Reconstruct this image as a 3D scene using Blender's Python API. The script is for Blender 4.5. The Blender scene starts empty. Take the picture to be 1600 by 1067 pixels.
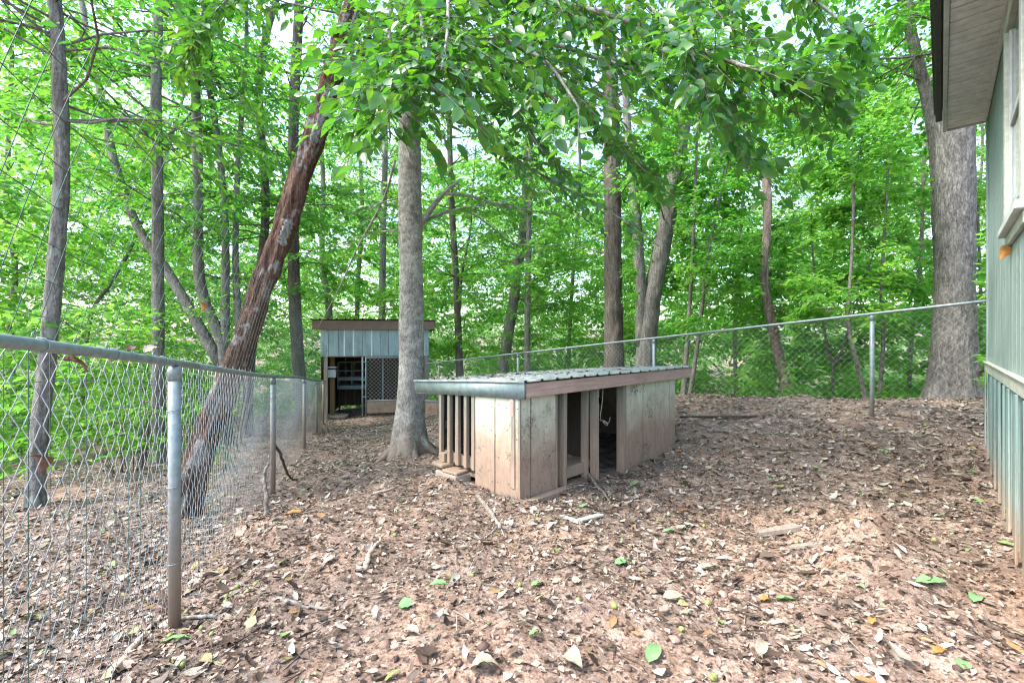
import bpy, bmesh, math, random
import numpy as np
from mathutils import Vector

random.seed(7)
RNG = np.random.default_rng(11)
sc = bpy.context.scene
COL = sc.collection
R = math.radians

# ------------------------------------------------------------------ camera, sky, sun, exposure
CAM = np.array([0.0, 0.0, 1.45])
FPX = 711.1
cam = bpy.data.cameras.new('camera')
cam.lens = 16.0; cam.sensor_width = 36.0; cam.clip_start = 0.02; cam.clip_end = 2000.0
cam.shift_y = -0.0016
cam_ob = bpy.data.objects.new('camera', cam); COL.objects.link(cam_ob)
cam_ob.location = CAM; cam_ob.rotation_euler = (R(90), 0, 0)
sc.camera = cam_ob

SUN_EL, SUN_AZ = 54.0, -106.0           # azimuth measured from +Y towards +X
world = bpy.data.worlds.new('World'); sc.world = world
world.use_nodes = True
wn = world.node_tree.nodes; wl = world.node_tree.links
for n in list(wn): wn.remove(n)
sky = wn.new('ShaderNodeTexSky'); sky.sky_type = 'NISHITA'; sky.sun_disc = False
sky.sun_elevation = R(SUN_EL); sky.sun_rotation = R(SUN_AZ)
sky.air_density = 1.0; sky.dust_density = 2.6; sky.ozone_density = 0.6
bg = wn.new('ShaderNodeBackground'); bg.inputs['Strength'].default_value = 0.15
wo = wn.new('ShaderNodeOutputWorld')
wl.new(sky.outputs[0], bg.inputs[0]); wl.new(bg.outputs[0], wo.inputs[0])

sl = bpy.data.lights.new('sun', 'SUN'); sl.energy = 1.0; sl.angle = R(10); sl.color = (1.0, 0.98, 0.95)
so = bpy.data.objects.new('sun', sl); COL.objects.link(so)
sd = Vector((math.cos(R(SUN_EL)) * math.sin(R(SUN_AZ)), math.cos(R(SUN_EL)) * math.cos(R(SUN_AZ)), math.sin(R(SUN_EL))))
so.rotation_euler = sd.to_track_quat('Z', 'Y').to_euler(); so.location = (0, 0, 30)

sc.view_settings.view_transform = 'Standard'; sc.view_settings.look = 'None'
sc.view_settings.gamma = 1.0; sc.view_settings.exposure = 2.55
sc.view_settings.use_curve_mapping = False
sc.render.engine = 'CYCLES'
sc.cycles.max_bounces = 9; sc.cycles.diffuse_bounces = 5; sc.cycles.transmission_bounces = 5
sc.cycles.glossy_bounces = 2; sc.cycles.transparent_max_bounces = 6
sc.cycles.sample_clamp_indirect = 6.0
sc.cycles.use_denoising = True
sc.cycles.filter_width = 1.15
sc.cycles.use_adaptive_sampling = True; sc.cycles.adaptive_threshold = 0.008; sc.cycles.adaptive_min_samples = 20

# ------------------------------------------------------------------ noise and terrain
def _hash(ix, iy, seed):
    h = (ix.astype(np.int64) * 374761393 + iy.astype(np.int64) * 668265263 + seed * 974711) & 0x7fffffff
    h = ((h ^ (h >> 13)) * 1274126177) & 0x7fffffff
    return ((h ^ (h >> 16)) & 0xffff) / 65535.0
def vnoise(x, y, seed=0):
    x = np.asarray(x, float); y = np.asarray(y, float)
    ix = np.floor(x); iy = np.floor(y); fx = x - ix; fy = y - iy
    fx = fx * fx * (3 - 2 * fx); fy = fy * fy * (3 - 2 * fy)
    a = _hash(ix, iy, seed); b = _hash(ix + 1, iy, seed); c = _hash(ix, iy + 1, seed); d = _hash(ix + 1, iy + 1, seed)
    return (a * (1 - fx) + b * fx) * (1 - fy) + (c * (1 - fx) + d * fx) * fy * 1.0 - 0.5
def fbm(x, y, seed=0, octs=4):
    s = 0; a = 1.0
    for o in range(octs):
        s = s + a * vnoise(x * 2 ** o, y * 2 ** o, seed + o); a *= 0.5
    return s

CTRL = np.array([
    (-1.6, 2.17, .11), (-2.48, 4.77, -.15), (-3.51, 7.7, -.43), (-5.2, 13, -.82), (-2.47, 13, -.66), (-3.9, 12.3, -.74),
    (4.43, 5.6, .55), (2.42, 7.75, .34), (.117, 10.2, -.05), (4.65, 4.45, .40), (2.78, 2.47, .20), (3.7, 3.5, .3),
    (.066, 3.9, .07), (2.1, 5.87, .10), (-.77, 4.76, .06), (1.1, 6.6, .05), (-1.43, 6.35, -.19),
    (0, 0, .34), (0, 1.5, .25), (1.8, 1.6, .2), (-1.4, 1.0, .22), (3, -2, .35), (-3, -2, .25),
    (-5.0, 4.83, -.31), (-5.9, 7.6, -.6), (6.4, 4.2, .68), (7.2, 7.4, .55), (5.4, 7.4, .47), (5.2, 8.7, .32)])
_A = np.c_[np.ones(len(CTRL)), CTRL[:, 0], CTRL[:, 1]]
_pl = np.linalg.lstsq(_A, CTRL[:, 2], rcond=None)[0]
_res = CTRL[:, 2] - _A @ _pl
_SIG = 2.0
_K = np.exp(-((CTRL[:, None, :2] - CTRL[None, :, :2]) ** 2).sum(-1) / (2 * _SIG ** 2)) + 0.02 * np.eye(len(CTRL))
_w = np.linalg.solve(_K, _res)
FL_A = np.array([-1.239, 1.1]); FL_D = np.array([-.326, .945])             # left fence line
FR_A = np.array([4.43, 5.6]); FR_D = np.array([-.682, .731])               # right fence line
def sp(x): return np.where(x > 20, x, np.log1p(np.exp(np.minimum(x, 20))))
def height_base(x, y):
    x = np.asarray(x, float); y = np.asarray(y, float)
    cx = np.clip(x, -9, 10); cy = np.clip(y, -6, 17)
    z = _pl[0] + _pl[1] * cx + _pl[2] * cy
    for (px, py, _), w in zip(CTRL, _w):
        z = z + w * np.exp(-((x - px) ** 2 + (y - py) ** 2) / (2 * _SIG ** 2))
    sr = (x - FR_A[0]) * .731 + (y - FR_A[1]) * .682
    sL = (x - FL_A[0]) * -.945 + (y - FL_A[1]) * -.326
    drop = 0.42 * sp((sr - 2.9) * 2.2) / 2.2 + 0.25 * sp((sL - 4.6) * 2) / 2 + 0.30 * sp((y - 16.5) * 1.5) / 1.5 * (x < 40)
    z = z - 6.5 * (1 - np.exp(-drop / 6.5))
    far = np.sqrt(x * x + y * y)
    z = z + 12 * (1 - np.exp(-0.17 * sp((far - 42) * .3) / .3 / 12))
    return z
def height(x, y):
    x = np.asarray(x, float); y = np.asarray(y, float)
    z = height_base(x, y)
    near = np.exp(-((x * x + (y - 4) ** 2) / 220.0))
    z = z + near * (0.07 * fbm(x * .9, y * .9, 3, 3) + 0.06 * fbm(x * 3.3, y * 3.3, 9, 4)) + (1 - near) * 0.5 * fbm(x * .25, y * .25, 5, 3)
    for (mx, my, r, h) in ((2.15, 2.75, .40, .13), (2.0, 2.2, .40, .07), (2.35, 2.95, .22, .07), (1.95, 2.5, .2, .05), (1.55, 1.95, .5, .035), (-1.55, 3.2, .3, .05), (2.6, 6.9, .7, .06)):
        z = z + h * np.exp(-((x - mx) ** 2 + (y - my) ** 2) / (2 * (r * .6) ** 2)) * (1 + .7 * fbm(x * 7, y * 7, 21, 2))
    return z
def hz(x, y): return float(height(np.array([x]), np.array([y]))[0])
def P(px, py, d):
    """a spot of the place, from where it is seen (px of the 1600 wide photo) and how far away it stands"""
    return np.array([(px - 800.0) / FPX * d, d, 1.45 - (py - 531.0) / FPX * d])
def G(px, py, lift=0.0):
    """the spot on the ground seen at px, py"""
    k = (px - 800.0) / FPX; s = (py - 531.0) / FPX
    ds = np.arange(.8, 30, .004)
    below = np.where(1.45 - s * ds - fast_h(k * ds, ds) <= 0)[0]
    d = ds[below[0]] if len(below) else 29.0
    return np.array([k * d, d, hz(k * d, d) + lift])
_lx = np.arange(-75, 75.01, .5)
def bil(tab, x0, y0, st, x, y):
    fx = np.clip((x - x0) / st, 0, tab.shape[0] - 1.001); fy = np.clip((y - y0) / st, 0, tab.shape[1] - 1.001)
    i = fx.astype(int); j = fy.astype(int); a = fx - i; b = fy - j
    return (tab[i, j] * (1 - a) + tab[i + 1, j] * a) * (1 - b) + (tab[i, j + 1] * (1 - a) + tab[i + 1, j + 1] * a) * b
_near = height(*np.meshgrid(np.arange(-12, 12.01, .04), np.arange(0, 16.01, .04), indexing='ij'))
_wide = height_base(*np.meshgrid(_lx, _lx, indexing='ij'))
def fast_h(x, y): return bil(_near, -12, 0, .04, np.asarray(x, float), np.asarray(y, float))
def coarse_h(x, y): return bil(_wide, -75, -75, .5, np.asarray(x, float), np.asarray(y, float))

# ------------------------------------------------------------------ objects
BASE = {}
def tag(o, label, cat, group=None, kind=None):
    if label: o['label'] = label
    if cat: o['category'] = cat
    if group: o['group'] = group
    if kind: o['kind'] = kind
    return o
def thing(name, base, label, cat, group=None):
    o = bpy.data.objects.new(name, None); COL.objects.link(o)
    o.empty_display_size = 0.1
    o.location = [float(c) for c in base]; BASE[o] = np.array(base, float)
    return tag(o, label, cat, group)
def mesh_from(name, verts, faces_list, mat, smooth=False):
    """verts (N,3); faces_list: list of int arrays (M,3) or (M,4)"""
    me = bpy.data.meshes.new(name)
    verts = np.asarray(verts, np.float32)
    me.vertices.add(len(verts)); me.vertices.foreach_set('co', verts.ravel())
    loops = np.concatenate([np.asarray(f, np.int32).ravel() for f in faces_list])
    tot = np.concatenate([np.full(len(f), np.asarray(f).shape[1], np.int32) for f in faces_list])
    start = np.concatenate([[0], np.cumsum(tot)[:-1]]).astype(np.int32)
    me.loops.add(len(loops)); me.loops.foreach_set('vertex_index', loops)
    me.polygons.add(len(tot)); me.polygons.foreach_set('loop_start', start); me.polygons.foreach_set('loop_total', tot)
    if smooth: me.polygons.foreach_set('use_smooth', np.ones(len(tot), bool))
    me.update(calc_edges=True)
    if mat: me.materials.append(mat)
    return me
def obj(name, verts, faces, mat, parent=None, smooth=False, base=None):
    """verts in world coordinates"""
    b = BASE[parent] if parent is not None else (np.asarray(base, float) if base is not None else np.zeros(3))
    if not isinstance(faces, list) or (faces and not hasattr(faces[0], 'shape')):
        q = [f for f in faces if len(f) == 4]; t = [f for f in faces if len(f) == 3]
        fl = ([np.array(q)] if q else []) + ([np.array(t)] if t else [])
    else: fl = faces
    me = mesh_from(name, np.asarray(verts, float) - b, fl, mat, smooth)
    o = bpy.data.objects.new(name, me); COL.objects.link(o)
    if parent is not None: o.parent = parent
    else: o.location = b
    BASE[o] = b
    return o

class MB:
    """collects shapes (world coordinates) for one mesh"""
    def __init__(s): s.v = []; s.q = []; s.t = []; s.n = 0
    def add(s, v, q=None, t=None):
        v = np.asarray(v, float)
        if q is not None and len(q): s.q.append(np.asarray(q) + s.n)
        if t is not None and len(t): s.t.append(np.asarray(t) + s.n)
        s.v.append(v); s.n += len(v)
    def box(s, c8):
        s.add(c8, q=[(0, 3, 2, 1), (4, 5, 6, 7), (0, 1, 5, 4), (1, 2, 6, 5), (2, 3, 7, 6), (3, 0, 4, 7)])
    def tube(s, pts, rad, sides=6, cap=True, wob=0.0, seed=0, flare=0.0, lobes=5, bury=0.0, ridge=None):
        pts = np.asarray(pts, float); n = len(pts)
        rad = np.broadcast_to(np.asarray(rad, float), (n,))
        tan = np.gradient(pts, axis=0); tan /= np.linalg.norm(tan, axis=1)[:, None] + 1e-9
        up = np.array([0, 0, 1.0]) if abs(tan[0, 2]) < .8 else np.array([1.0, 0, 0])
        a = np.cross(tan[0], up); a /= np.linalg.norm(a)
        A = np.empty((n, 3)); Bv = np.empty((n, 3))
        for i in range(n):
            a = a - tan[i] * np.dot(a, tan[i]); a /= np.linalg.norm(a) + 1e-9
            A[i] = a; Bv[i] = np.cross(tan[i], a)
        th = np.linspace(0, 2 * np.pi, sides, endpoint=False)
        L = np.concatenate([[0], np.cumsum(np.linalg.norm(np.diff(pts, axis=0), axis=1))])
        rr = rad[:, None] * np.ones((1, sides))
        if wob:
            u = np.broadcast_to(np.cos(th)[None] * 1.6 + 7, rr.shape); w2 = np.broadcast_to(np.sin(th)[None] * 1.6, rr.shape)
            LL = np.broadcast_to(L[:, None], rr.shape)
            rr = rr * (1 + wob * (fbm(u + LL * .9 / max(.1, rad[0] * 4), w2 + LL * 2.2 + seed * 3.1, seed, 3)))
        if flare:
            ph = seed * 1.7
            prof = np.exp(-np.maximum(L - bury, 0) / (rad[0] * 1.6 + .05))[:, None]
            lob = (0.45 + 0.55 * np.abs(np.cos((th * lobes + ph) / 2)) ** 1.5)[None]
            lob = lob * (1 + .35 * np.cos(th * 2 + ph))[None]
            rr = rr * (1 + flare * prof * lob)
        if ridge:
            amp, cells, zf = ridge
            a_ = np.broadcast_to(th[None] / (2 * np.pi) * cells, rr.shape); l_ = np.broadcast_to(L[:, None] * zf, rr.shape)
            a_ = a_ + .9 * vnoise(a_ * .5 + 3, l_ * .8, seed + 2)
            n1 = vnoise(a_ % cells, l_, seed + 3); n2 = vnoise((a_ * 2.3) % (cells * 2.3), l_ * 2.1, seed + 4)
            rr = rr + amp * (1 - 4 * np.abs(n1)) * .5 + amp * .5 * n2
        V = pts[:, None] + rr[..., None] * (np.cos(th)[None, :, None] * A[:, None] + np.sin(th)[None, :, None] * Bv[:, None])
        V = V.reshape(-1, 3)
        i = np.arange(n - 1)[:, None]; j = np.arange(sides)[None]; j2 = (j + 1) % sides
        Q = np.stack([i * sides + j, i * sides + j2, (i + 1) * sides + j2, (i + 1) * sides + j], -1).reshape(-1, 4)
        T = []
        if cap:
            V = np.vstack([V, pts[:1], pts[-1:]])
            c0, c1 = len(V) - 2, len(V) - 1
            for k in range(sides):
                T.append((c0, (k + 1) % sides, k)); T.append((c1, (n - 1) * sides + k, (n - 1) * sides + (k + 1) % sides))
        s.add(V, Q, np.array(T) if T else None)
    def build(s, name, mat, parent=None, smooth=False, base=None):
        fl = []
        if s.q: fl.append(np.concatenate(s.q))
        if s.t: fl.append(np.concatenate(s.t))
        return obj(name, np.vstack(s.v), fl, mat, parent, smooth, base)

class Frame:
    def __init__(s, o, U, V):
        s.o = np.array([o[0], o[1], 0.0]); s.U = np.array([U[0], U[1], 0.0]); s.V = np.array([V[0], V[1], 0.0])
    def p(s, u, v, z): return s.o + s.U * u + s.V * v + np.array([0, 0, z])
def box8(fr, u0, u1, v0, v1, z0, z1):
    """z0, z1 may be functions of (u, v)"""
    f0 = z0 if callable(z0) else (lambda u, v: z0); f1 = z1 if callable(z1) else (lambda u, v: z1)
    c = [(u0, v0), (u1, v0), (u1, v1), (u0, v1)]
    return np.array([fr.p(u, v, f0(u, v)) for u, v in c] + [fr.p(u, v, f1(u, v)) for u, v in c])
def bevel_box(c8, b):
    bm = bmesh.new()
    vs = [bm.verts.new(c) for c in c8]
    for f in ((0, 3, 2, 1), (4, 5, 6, 7), (0, 1, 5, 4), (1, 2, 6, 5), (2, 3, 7, 6), (3, 0, 4, 7)): bm.faces.new([vs[i] for i in f])
    bmesh.ops.recalc_face_normals(bm, faces=bm.faces)
    if b: bmesh.ops.bevel(bm, geom=bm.edges[:], offset=b, segments=1, affect='EDGES')
    return bm
def board(name, fr, u0, u1, v0, v1, z0, z1, mat, parent, b=.003, jit=.0):
    c8 = box8(fr, u0, u1, v0, v1, z0, z1)
    if jit: c8 = c8 + RNG.normal(0, jit, c8.shape)
    bm = bevel_box(c8 - BASE[parent], b)
    me = bpy.data.meshes.new(name); bm.to_mesh(me); bm.free(); me.materials.append(mat)
    o = bpy.data.objects.new(name, me); COL.objects.link(o); o.parent = parent; BASE[o] = BASE[parent]
    return o

# ------------------------------------------------------------------ materials
def newmat(name):
    m = bpy.data.materials.new(name); m.use_nodes = True
    nt = m.node_tree; nt.nodes.clear()
    out = nt.nodes.new('ShaderNodeOutputMaterial')
    return m, nt, out
def N(nt, t, **kw):
    n = nt.nodes.new(t)
    for k, v in kw.items():
        if k in n.inputs: n.inputs[k].default_value = v
        else: setattr(n, k, v)
    return n
def ramp(nt, fac, stops, interp='LINEAR'):
    r = nt.nodes.new('ShaderNodeValToRGB'); e = r.color_ramp.elements; r.color_ramp.interpolation = interp
    while len(e) < len(stops): e.new(0.5)
    for x, (p, c) in zip(e, stops):
        x.position = p; x.color = (c[0], c[1], c[2], 1) if len(c) == 3 else c
    nt.links.new(fac, r.inputs[0]); return r.outputs[0]
def mixc(nt, fac, a, b, mode='MIX'):
    m = nt.nodes.new('ShaderNodeMix'); m.data_type = 'RGBA'; m.blend_type = mode
    for s, v in ((0, fac), (6, a), (7, b)):
        if hasattr(v, 'links') or hasattr(v, 'is_linked'): nt.links.new(v, m.inputs[s])
        else: m.inputs[s].default_value = v if s == 0 else (v[0], v[1], v[2], 1)
    return m.outputs[2]
def coords(nt, scale=(1, 1, 1), rot=(0, 0, 0)):
    g = nt.nodes.new('ShaderNodeNewGeometry'); mp = nt.nodes.new('ShaderNodeMapping')
    mp.inputs['Scale'].default_value = scale; mp.inputs['Rotation'].default_value = rot
    nt.links.new(g.outputs['Position'], mp.inputs[0]); return mp.outputs[0]
def noise(nt, co, scale, detail=4, rough=.6, dist=0):
    n = N(nt, 'ShaderNodeTexNoise'); n.inputs['Scale'].default_value = scale; n.inputs['Detail'].default_value = detail
    n.inputs['Roughness'].default_value = rough; n.inputs['Distortion'].default_value = dist
    nt.links.new(co, n.inputs['Vector']); return n.outputs['Fac']
def bump(nt, h, strength, dist, prev=None):
    b = N(nt, 'ShaderNodeBump'); b.inputs['Strength'].default_value = strength; b.inputs['Distance'].default_value = dist
    nt.links.new(h, b.inputs['Height'])
    if prev is not None: nt.links.new(prev, b.inputs['Normal'])
    return b.outputs[0]
def zramp(nt, z0, z1, wob=.0, wscale=4):
    g = nt.nodes.new('ShaderNodeNewGeometry'); s = nt.nodes.new('ShaderNodeSeparateXYZ'); nt.links.new(g.outputs['Position'], s.inputs[0])
    z = s.outputs[2]
    if wob:
        nf = noise(nt, coords(nt), wscale, 5, .65)
        mm = N(nt, 'ShaderNodeMath', operation='MULTIPLY_ADD'); nt.links.new(nf, mm.inputs[0]); mm.inputs[1].default_value = wob * 2; mm.inputs[2].default_value = -wob
        ad = N(nt, 'ShaderNodeMath', operation='ADD'); nt.links.new(z, ad.inputs[0]); nt.links.new(mm.outputs[0], ad.inputs[1]); z = ad.outputs[0]
    mr = N(nt, 'ShaderNodeMapRange'); mr.inputs[1].default_value = z0; mr.inputs[2].default_value = z1
    nt.links.new(z, mr.inputs[0]); return mr.outputs[0]
def principled(nt, out, col, rough=.8, nrm=None, metal=0, spec=.3):
    b = N(nt, 'ShaderNodeBsdfPrincipled')
    for k, v in (('Base Color', col), ('Roughness', rough), ('Metallic', metal), ('Specular IOR Level', spec)):
        if hasattr(v, 'is_linked'): nt.links.new(v, b.inputs[k])
        else: b.inputs[k].default_value = (v[0], v[1], v[2], 1) if k == 'Base Color' else v
    if nrm is not None: nt.links.new(nrm, b.inputs['Normal'])
    nt.links.new(b.outputs[0], out.inputs[0]); return b

def leaf_mat(name, stops, tstops, tmix=.5, rough=.45, spec=.35, veins=False):
    m, nt, out = newmat(name)
    g = nt.nodes.new('ShaderNodeNewGeometry'); rnd = g.outputs['Random Per Island']
    co = coords(nt); big = noise(nt, co, .55, 2)
    ad = N(nt, 'ShaderNodeMath', operation='MULTIPLY_ADD'); nt.links.new(big, ad.inputs[0]); ad.inputs[1].default_value = .8
    sb = N(nt, 'ShaderNodeMath', operation='MULTIPLY_ADD'); nt.links.new(rnd, sb.inputs[0]); sb.inputs[1].default_value = .62; sb.inputs[2].default_value = -.22
    nt.links.new(sb.outputs[0], ad.inputs[2])
    c1 = ramp(nt, ad.outputs[0], stops); c2 = ramp(nt, ad.outputs[0], tstops)
    p = N(nt, 'ShaderNodeBsdfPrincipled'); nt.links.new(c1, p.inputs['Base Color']); p.inputs['Roughness'].default_value = rough; p.inputs['Specular IOR Level'].default_value = spec
    t = N(nt, 'ShaderNodeBsdfTranslucent'); nt.links.new(c2, t.inputs[0])
    mx = N(nt, 'ShaderNodeMixShader'); mx.inputs[0].default_value = tmix
    nt.links.new(p.outputs[0], mx.inputs[1]); nt.links.new(t.outputs[0], mx.inputs[2]); nt.links.new(mx.outputs[0], out.inputs[0])
    return m
M = {}
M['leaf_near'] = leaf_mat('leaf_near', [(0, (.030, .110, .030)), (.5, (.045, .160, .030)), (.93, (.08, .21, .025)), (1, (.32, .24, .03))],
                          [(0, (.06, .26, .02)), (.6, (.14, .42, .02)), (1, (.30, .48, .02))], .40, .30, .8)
M['leaf_mid'] = leaf_mat('leaf_mid', [(0, (.030, .115, .016)), (.5, (.060, .190, .016)), (.97, (.11, .25, .018)), (1, (.30, .24, .03))],
                         [(0, (.06, .31, .04)), (.55, (.16, .49, .045)), (1, (.36, .64, .055))], .52, .42, .4)
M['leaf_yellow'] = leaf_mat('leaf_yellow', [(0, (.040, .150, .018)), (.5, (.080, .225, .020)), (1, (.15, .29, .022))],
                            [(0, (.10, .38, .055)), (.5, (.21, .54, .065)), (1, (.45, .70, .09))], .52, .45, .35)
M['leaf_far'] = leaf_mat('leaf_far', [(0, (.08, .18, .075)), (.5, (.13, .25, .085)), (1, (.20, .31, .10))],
                         [(0, (.24, .54, .18)), (.5, (.40, .68, .22)), (1, (.60, .78, .28))], .58, .5, .35)  # distance haze is put into these paler, bluer leaf colours

def bark(name, c0, c1, c2, sx=14, sz=2.5, bstr=.8, bdist=.02, spots=None, rough=.9, mud=None):
    m, nt, out = newmat(name)
    co = coords(nt, (sx, sx, sz)); n1 = noise(nt, co, 1.0, 6, .68, .6)
    co2 = coords(nt); n2 = noise(nt, co2, 3.0, 3)
    n3 = noise(nt, coords(nt, (60, 60, 22)), 1.0, 3, .7)
    col = ramp(nt, n1, [(.32, c0), (.5, c1), (.68, c2)])
    col = mixc(nt, .35, col, ramp(nt, n2, [(.3, c0), (.7, c2)]))
    col = mixc(nt, .75, col, ramp(nt, n3, [(.36, (.45, .43, .41)), (.5, (1, 1, 1)), (.64, (1.3, 1.3, 1.28))]), 'MULTIPLY')
    if mud: col = mixc(nt, zramp(nt, mud[0], mud[1], .12, 6), mud[2], col)
    if spots:
        sn = noise(nt, coords(nt, (1, 1, .7)), spots[2], 4, .7)
        col = mixc(nt, ramp(nt, sn, [(spots[1], (0, 0, 0)), (spots[1] + .06, (1, 1, 1))]), col, spots[0])
    nb = bump(nt, n1, bstr, bdist); nb = bump(nt, n3, .5, bdist * .35, nb)
    principled(nt, out, col, rough, nb, 0, .2); return m
M['beech'] = bark('beech_bark', (.085, .08, .066), (.24, .232, .20), (.44, .43, .385), 11, 13, .8, .016, ((.27, .31, .24), .60, 9), mud=(-.25, .42, (.17, .13, .095)))
M['oak'] = bark('oak_bark', (.045, .040, .035), (.17, .158, .142), (.36, .345, .32), 30, 9, 1.0, .035)
M['grey_bark'] = bark('grey_bark', (.05, .046, .04), (.155, .146, .128), (.30, .288, .26), 26, 5, .9, .02, ((.2, .24, .2), .6, 6))
M['brown_bark'] = bark('brown_bark', (.032, .027, .023), (.105, .090, .075), (.21, .185, .16), 30, 4, 1.0, .025)
M['thin_bark'] = bark('thin_bark', (.06, .055, .045), (.13, .12, .10), (.22, .21, .18), 30, 8, .6, .01)
M['dead_bark'] = bark('dead_wood', (.028, .017, .013), (.13, .070, .047), (.30, .19, .14), 26, 2.4, 1.3, .06, ((.30, .29, .265), .57, 4.0))
M['snag'] = bark('snag_wood', (.055, .038, .03), (.19, .14, .115), (.34, .275, .235), 26, 3, 1.0, .025)
M['stick'] = bark('stick_bark', (.10, .085, .07), (.22, .19, .16), (.36, .33, .29), 30, 30, .7, .006, ((.35, .42, .36), .60, 12))
M['stick_dark'] = bark('dark_stick', (.03, .022, .018), (.09, .065, .05), (.18, .14, .11), 40, 40, .8, .006)
M['stick_pale'] = bark('pale_wood', (.28, .21, .15), (.42, .33, .24), (.55, .46, .36), 30, 30, .6, .004)

def ground_mat():
    m, nt, out = newmat('clay_ground')
    co = coords(nt)
    a = noise(nt, co, .9, 5, .6, .4); b = noise(nt, co, 9, 6, .7); c = noise(nt, co, 60, 4, .75); d = noise(nt, co, 26, 5, .8)
    clay = ramp(nt, b, [(.28, (.14, .087, .061)), (.5, (.305, .205, .148)), (.7, (.46, .35, .272))])
    dirt = ramp(nt, b, [(.3, (.055, .044, .037)), (.55, (.185, .148, .124)), (.75, (.36, .305, .262))])
    fac = ramp(nt, a, [(.44, (0, 0, 0)), (.62, (1, 1, 1))])
    sep = N(nt, 'ShaderNodeSeparateXYZ'); gg = nt.nodes.new('ShaderNodeNewGeometry'); nt.links.new(gg.outputs['Position'], sep.inputs[0])
    mr = N(nt, 'ShaderNodeMapRange'); mr.inputs[1].default_value = 5.5; mr.inputs[2].default_value = 1.5; nt.links.new(sep.outputs[1], mr.inputs[0])
    mr2 = N(nt, 'ShaderNodeMapRange'); mr2.inputs[1].default_value = -2.0; mr2.inputs[2].default_value = -.4; nt.links.new(sep.outputs[0], mr2.inputs[0])
    mu = N(nt, 'ShaderNodeMath', operation='MULTIPLY'); nt.links.new(mr.outputs[0], mu.inputs[0]); nt.links.new(mr2.outputs[0], mu.inputs[1])
    mx = N(nt, 'ShaderNodeMath', operation='MULTIPLY_ADD'); nt.links.new(mu.outputs[0], mx.inputs[0]); mx.inputs[1].default_value = .50; mx.use_clamp = True
    sc_ = N(nt, 'ShaderNodeMath', operation='MULTIPLY'); nt.links.new(fac, sc_.inputs[0]); sc_.inputs[1].default_value = .65
    nt.links.new(sc_.outputs[0], mx.inputs[2])
    col = mixc(nt, mx.outputs[0], dirt, clay)
    speck = ramp(nt, c, [(.36, (.35, .3, .27)), (.5, (1, 1, 1)), (.66, (1.35, 1.3, 1.25))])
    col = mixc(nt, .8, col, speck, 'MULTIPLY')
    pale = ramp(nt, d, [(.58, (0, 0, 0)), (.66, (1, 1, 1))])
    pm = N(nt, 'ShaderNodeMath', operation='MULTIPLY'); nt.links.new(pale, pm.inputs[0]); pm.inputs[1].default_value = .55
    col = mixc(nt, pm.outputs[0], col, (.46, .37, .29))
    nb = bump(nt, b, .6, .03); nb = bump(nt, d, .8, .014, nb); nb = bump(nt, c, .7, .007, nb)
    principled(nt, out, col, .95, nb, 0, .15); return m
M['ground'] = ground_mat()
def litter_mat(name, stops):
    m, nt, out = newmat(name)
    g = nt.nodes.new('ShaderNodeNewGeometry')
    col = ramp(nt, g.outputs['Random Per Island'], stops, 'LINEAR')
    n1 = noise(nt, coords(nt), 70, 3, .7)
    col = mixc(nt, .55, col, ramp(nt, n1, [(.3, (.5, .46, .42)), (.7, (1.15, 1.12, 1.1))]), 'MULTIPLY')
    nb = bump(nt, n1, .5, .004)
    principled(nt, out, col, .8, nb, 0, .25); return m
M['litter'] = litter_mat('dead_leaves', [(0, (.03, .022, .017)), (.16, (.075, .05, .034)), (.30, (.15, .11, .083)), (.48, (.24, .20, .165)), (.72, (.40, .36, .30)), (.86, (.37, .35, .30)), (.92, (.24, .24, .13)), (.962, (.27, .14, .06)), (.98, (.18, .26, .09)), (1, (.15, .27, .13))])
M['chips'] = litter_mat('bark_bits', [(0, (.025, .018, .014)), (.30, (.11, .076, .057)), (.62, (.24, .178, .138)), (.88, (.40, .325, .265)), (1, (.46, .39, .32))])
M['twigs'] = litter_mat('small_twigs', [(0, (.05, .04, .03)), (.5, (.16, .12, .09)), (1, (.36, .30, .24))])
M['pebble'] = litter_mat('pebbles', [(0, (.06, .042, .034)), (.5, (.19, .13, .098)), (.85, (.30, .21, .16)), (1, (.40, .33, .28))])
def plain(name, c0, c1, scale=8, rough=.7, metal=0, spec=.3, bs=.2, bd=.004, dirt=None, streak=None, det=5):
    m, nt, out = newmat(name)
    co = coords(nt, streak or (1, 1, 1)); n = noise(nt, co, scale, det, .65)
    col = ramp(nt, n, [(.3, c0), (.7, c1)])
    if dirt:
        z0, z1, dc, wob = dirt
        col = mixc(nt, zramp(nt, z0, z1, wob), dc, col)
    nb = bump(nt, n, bs, bd); principled(nt, out, col, rough, nb, metal, spec); return m
M['galv'] = plain('galvanised_steel', (.15, .20, .20), (.27, .33, .33), 30, .5, .25, .5, .1, .002)
M['galv_post'] = plain('galvanised_post', (.15, .20, .205), (.29, .35, .355), 22, .55, .25, .5, .15, .002, dirt=(.25, 1.0, (.27, .21, .165), .2))
M['wire'] = plain('galvanised_wire', (.24, .27, .28), (.46, .50, .51), 40, .45, .35, .5, .1, .001, dirt=(-.1, .5, (.34, .285, .24), .2))
M['green_wire'] = plain('green_coated_wire', (.02, .06, .045), (.05, .10, .08), 30, .5, 0, .4)
M['nut'] = plain('green_nut', (.15, .19, .05), (.28, .32, .10), 60, .5)
M['nut_brown'] = plain('old_nut', (.07, .045, .03), (.20, .13, .09), 60, .7)
M['fresh'] = leaf_mat('fallen_green_leaf', [(0, (.10, .26, .09)), (.5, (.16, .34, .13)), (1, (.30, .42, .18))], [(0, (.1, .3, .05)), (1, (.2, .4, .08))], .2, .5, .3)
M['pale_leaf'] = plain('pale_dry_leaf', (.20, .175, .12), (.36, .32, .235), 40, .75)
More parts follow.
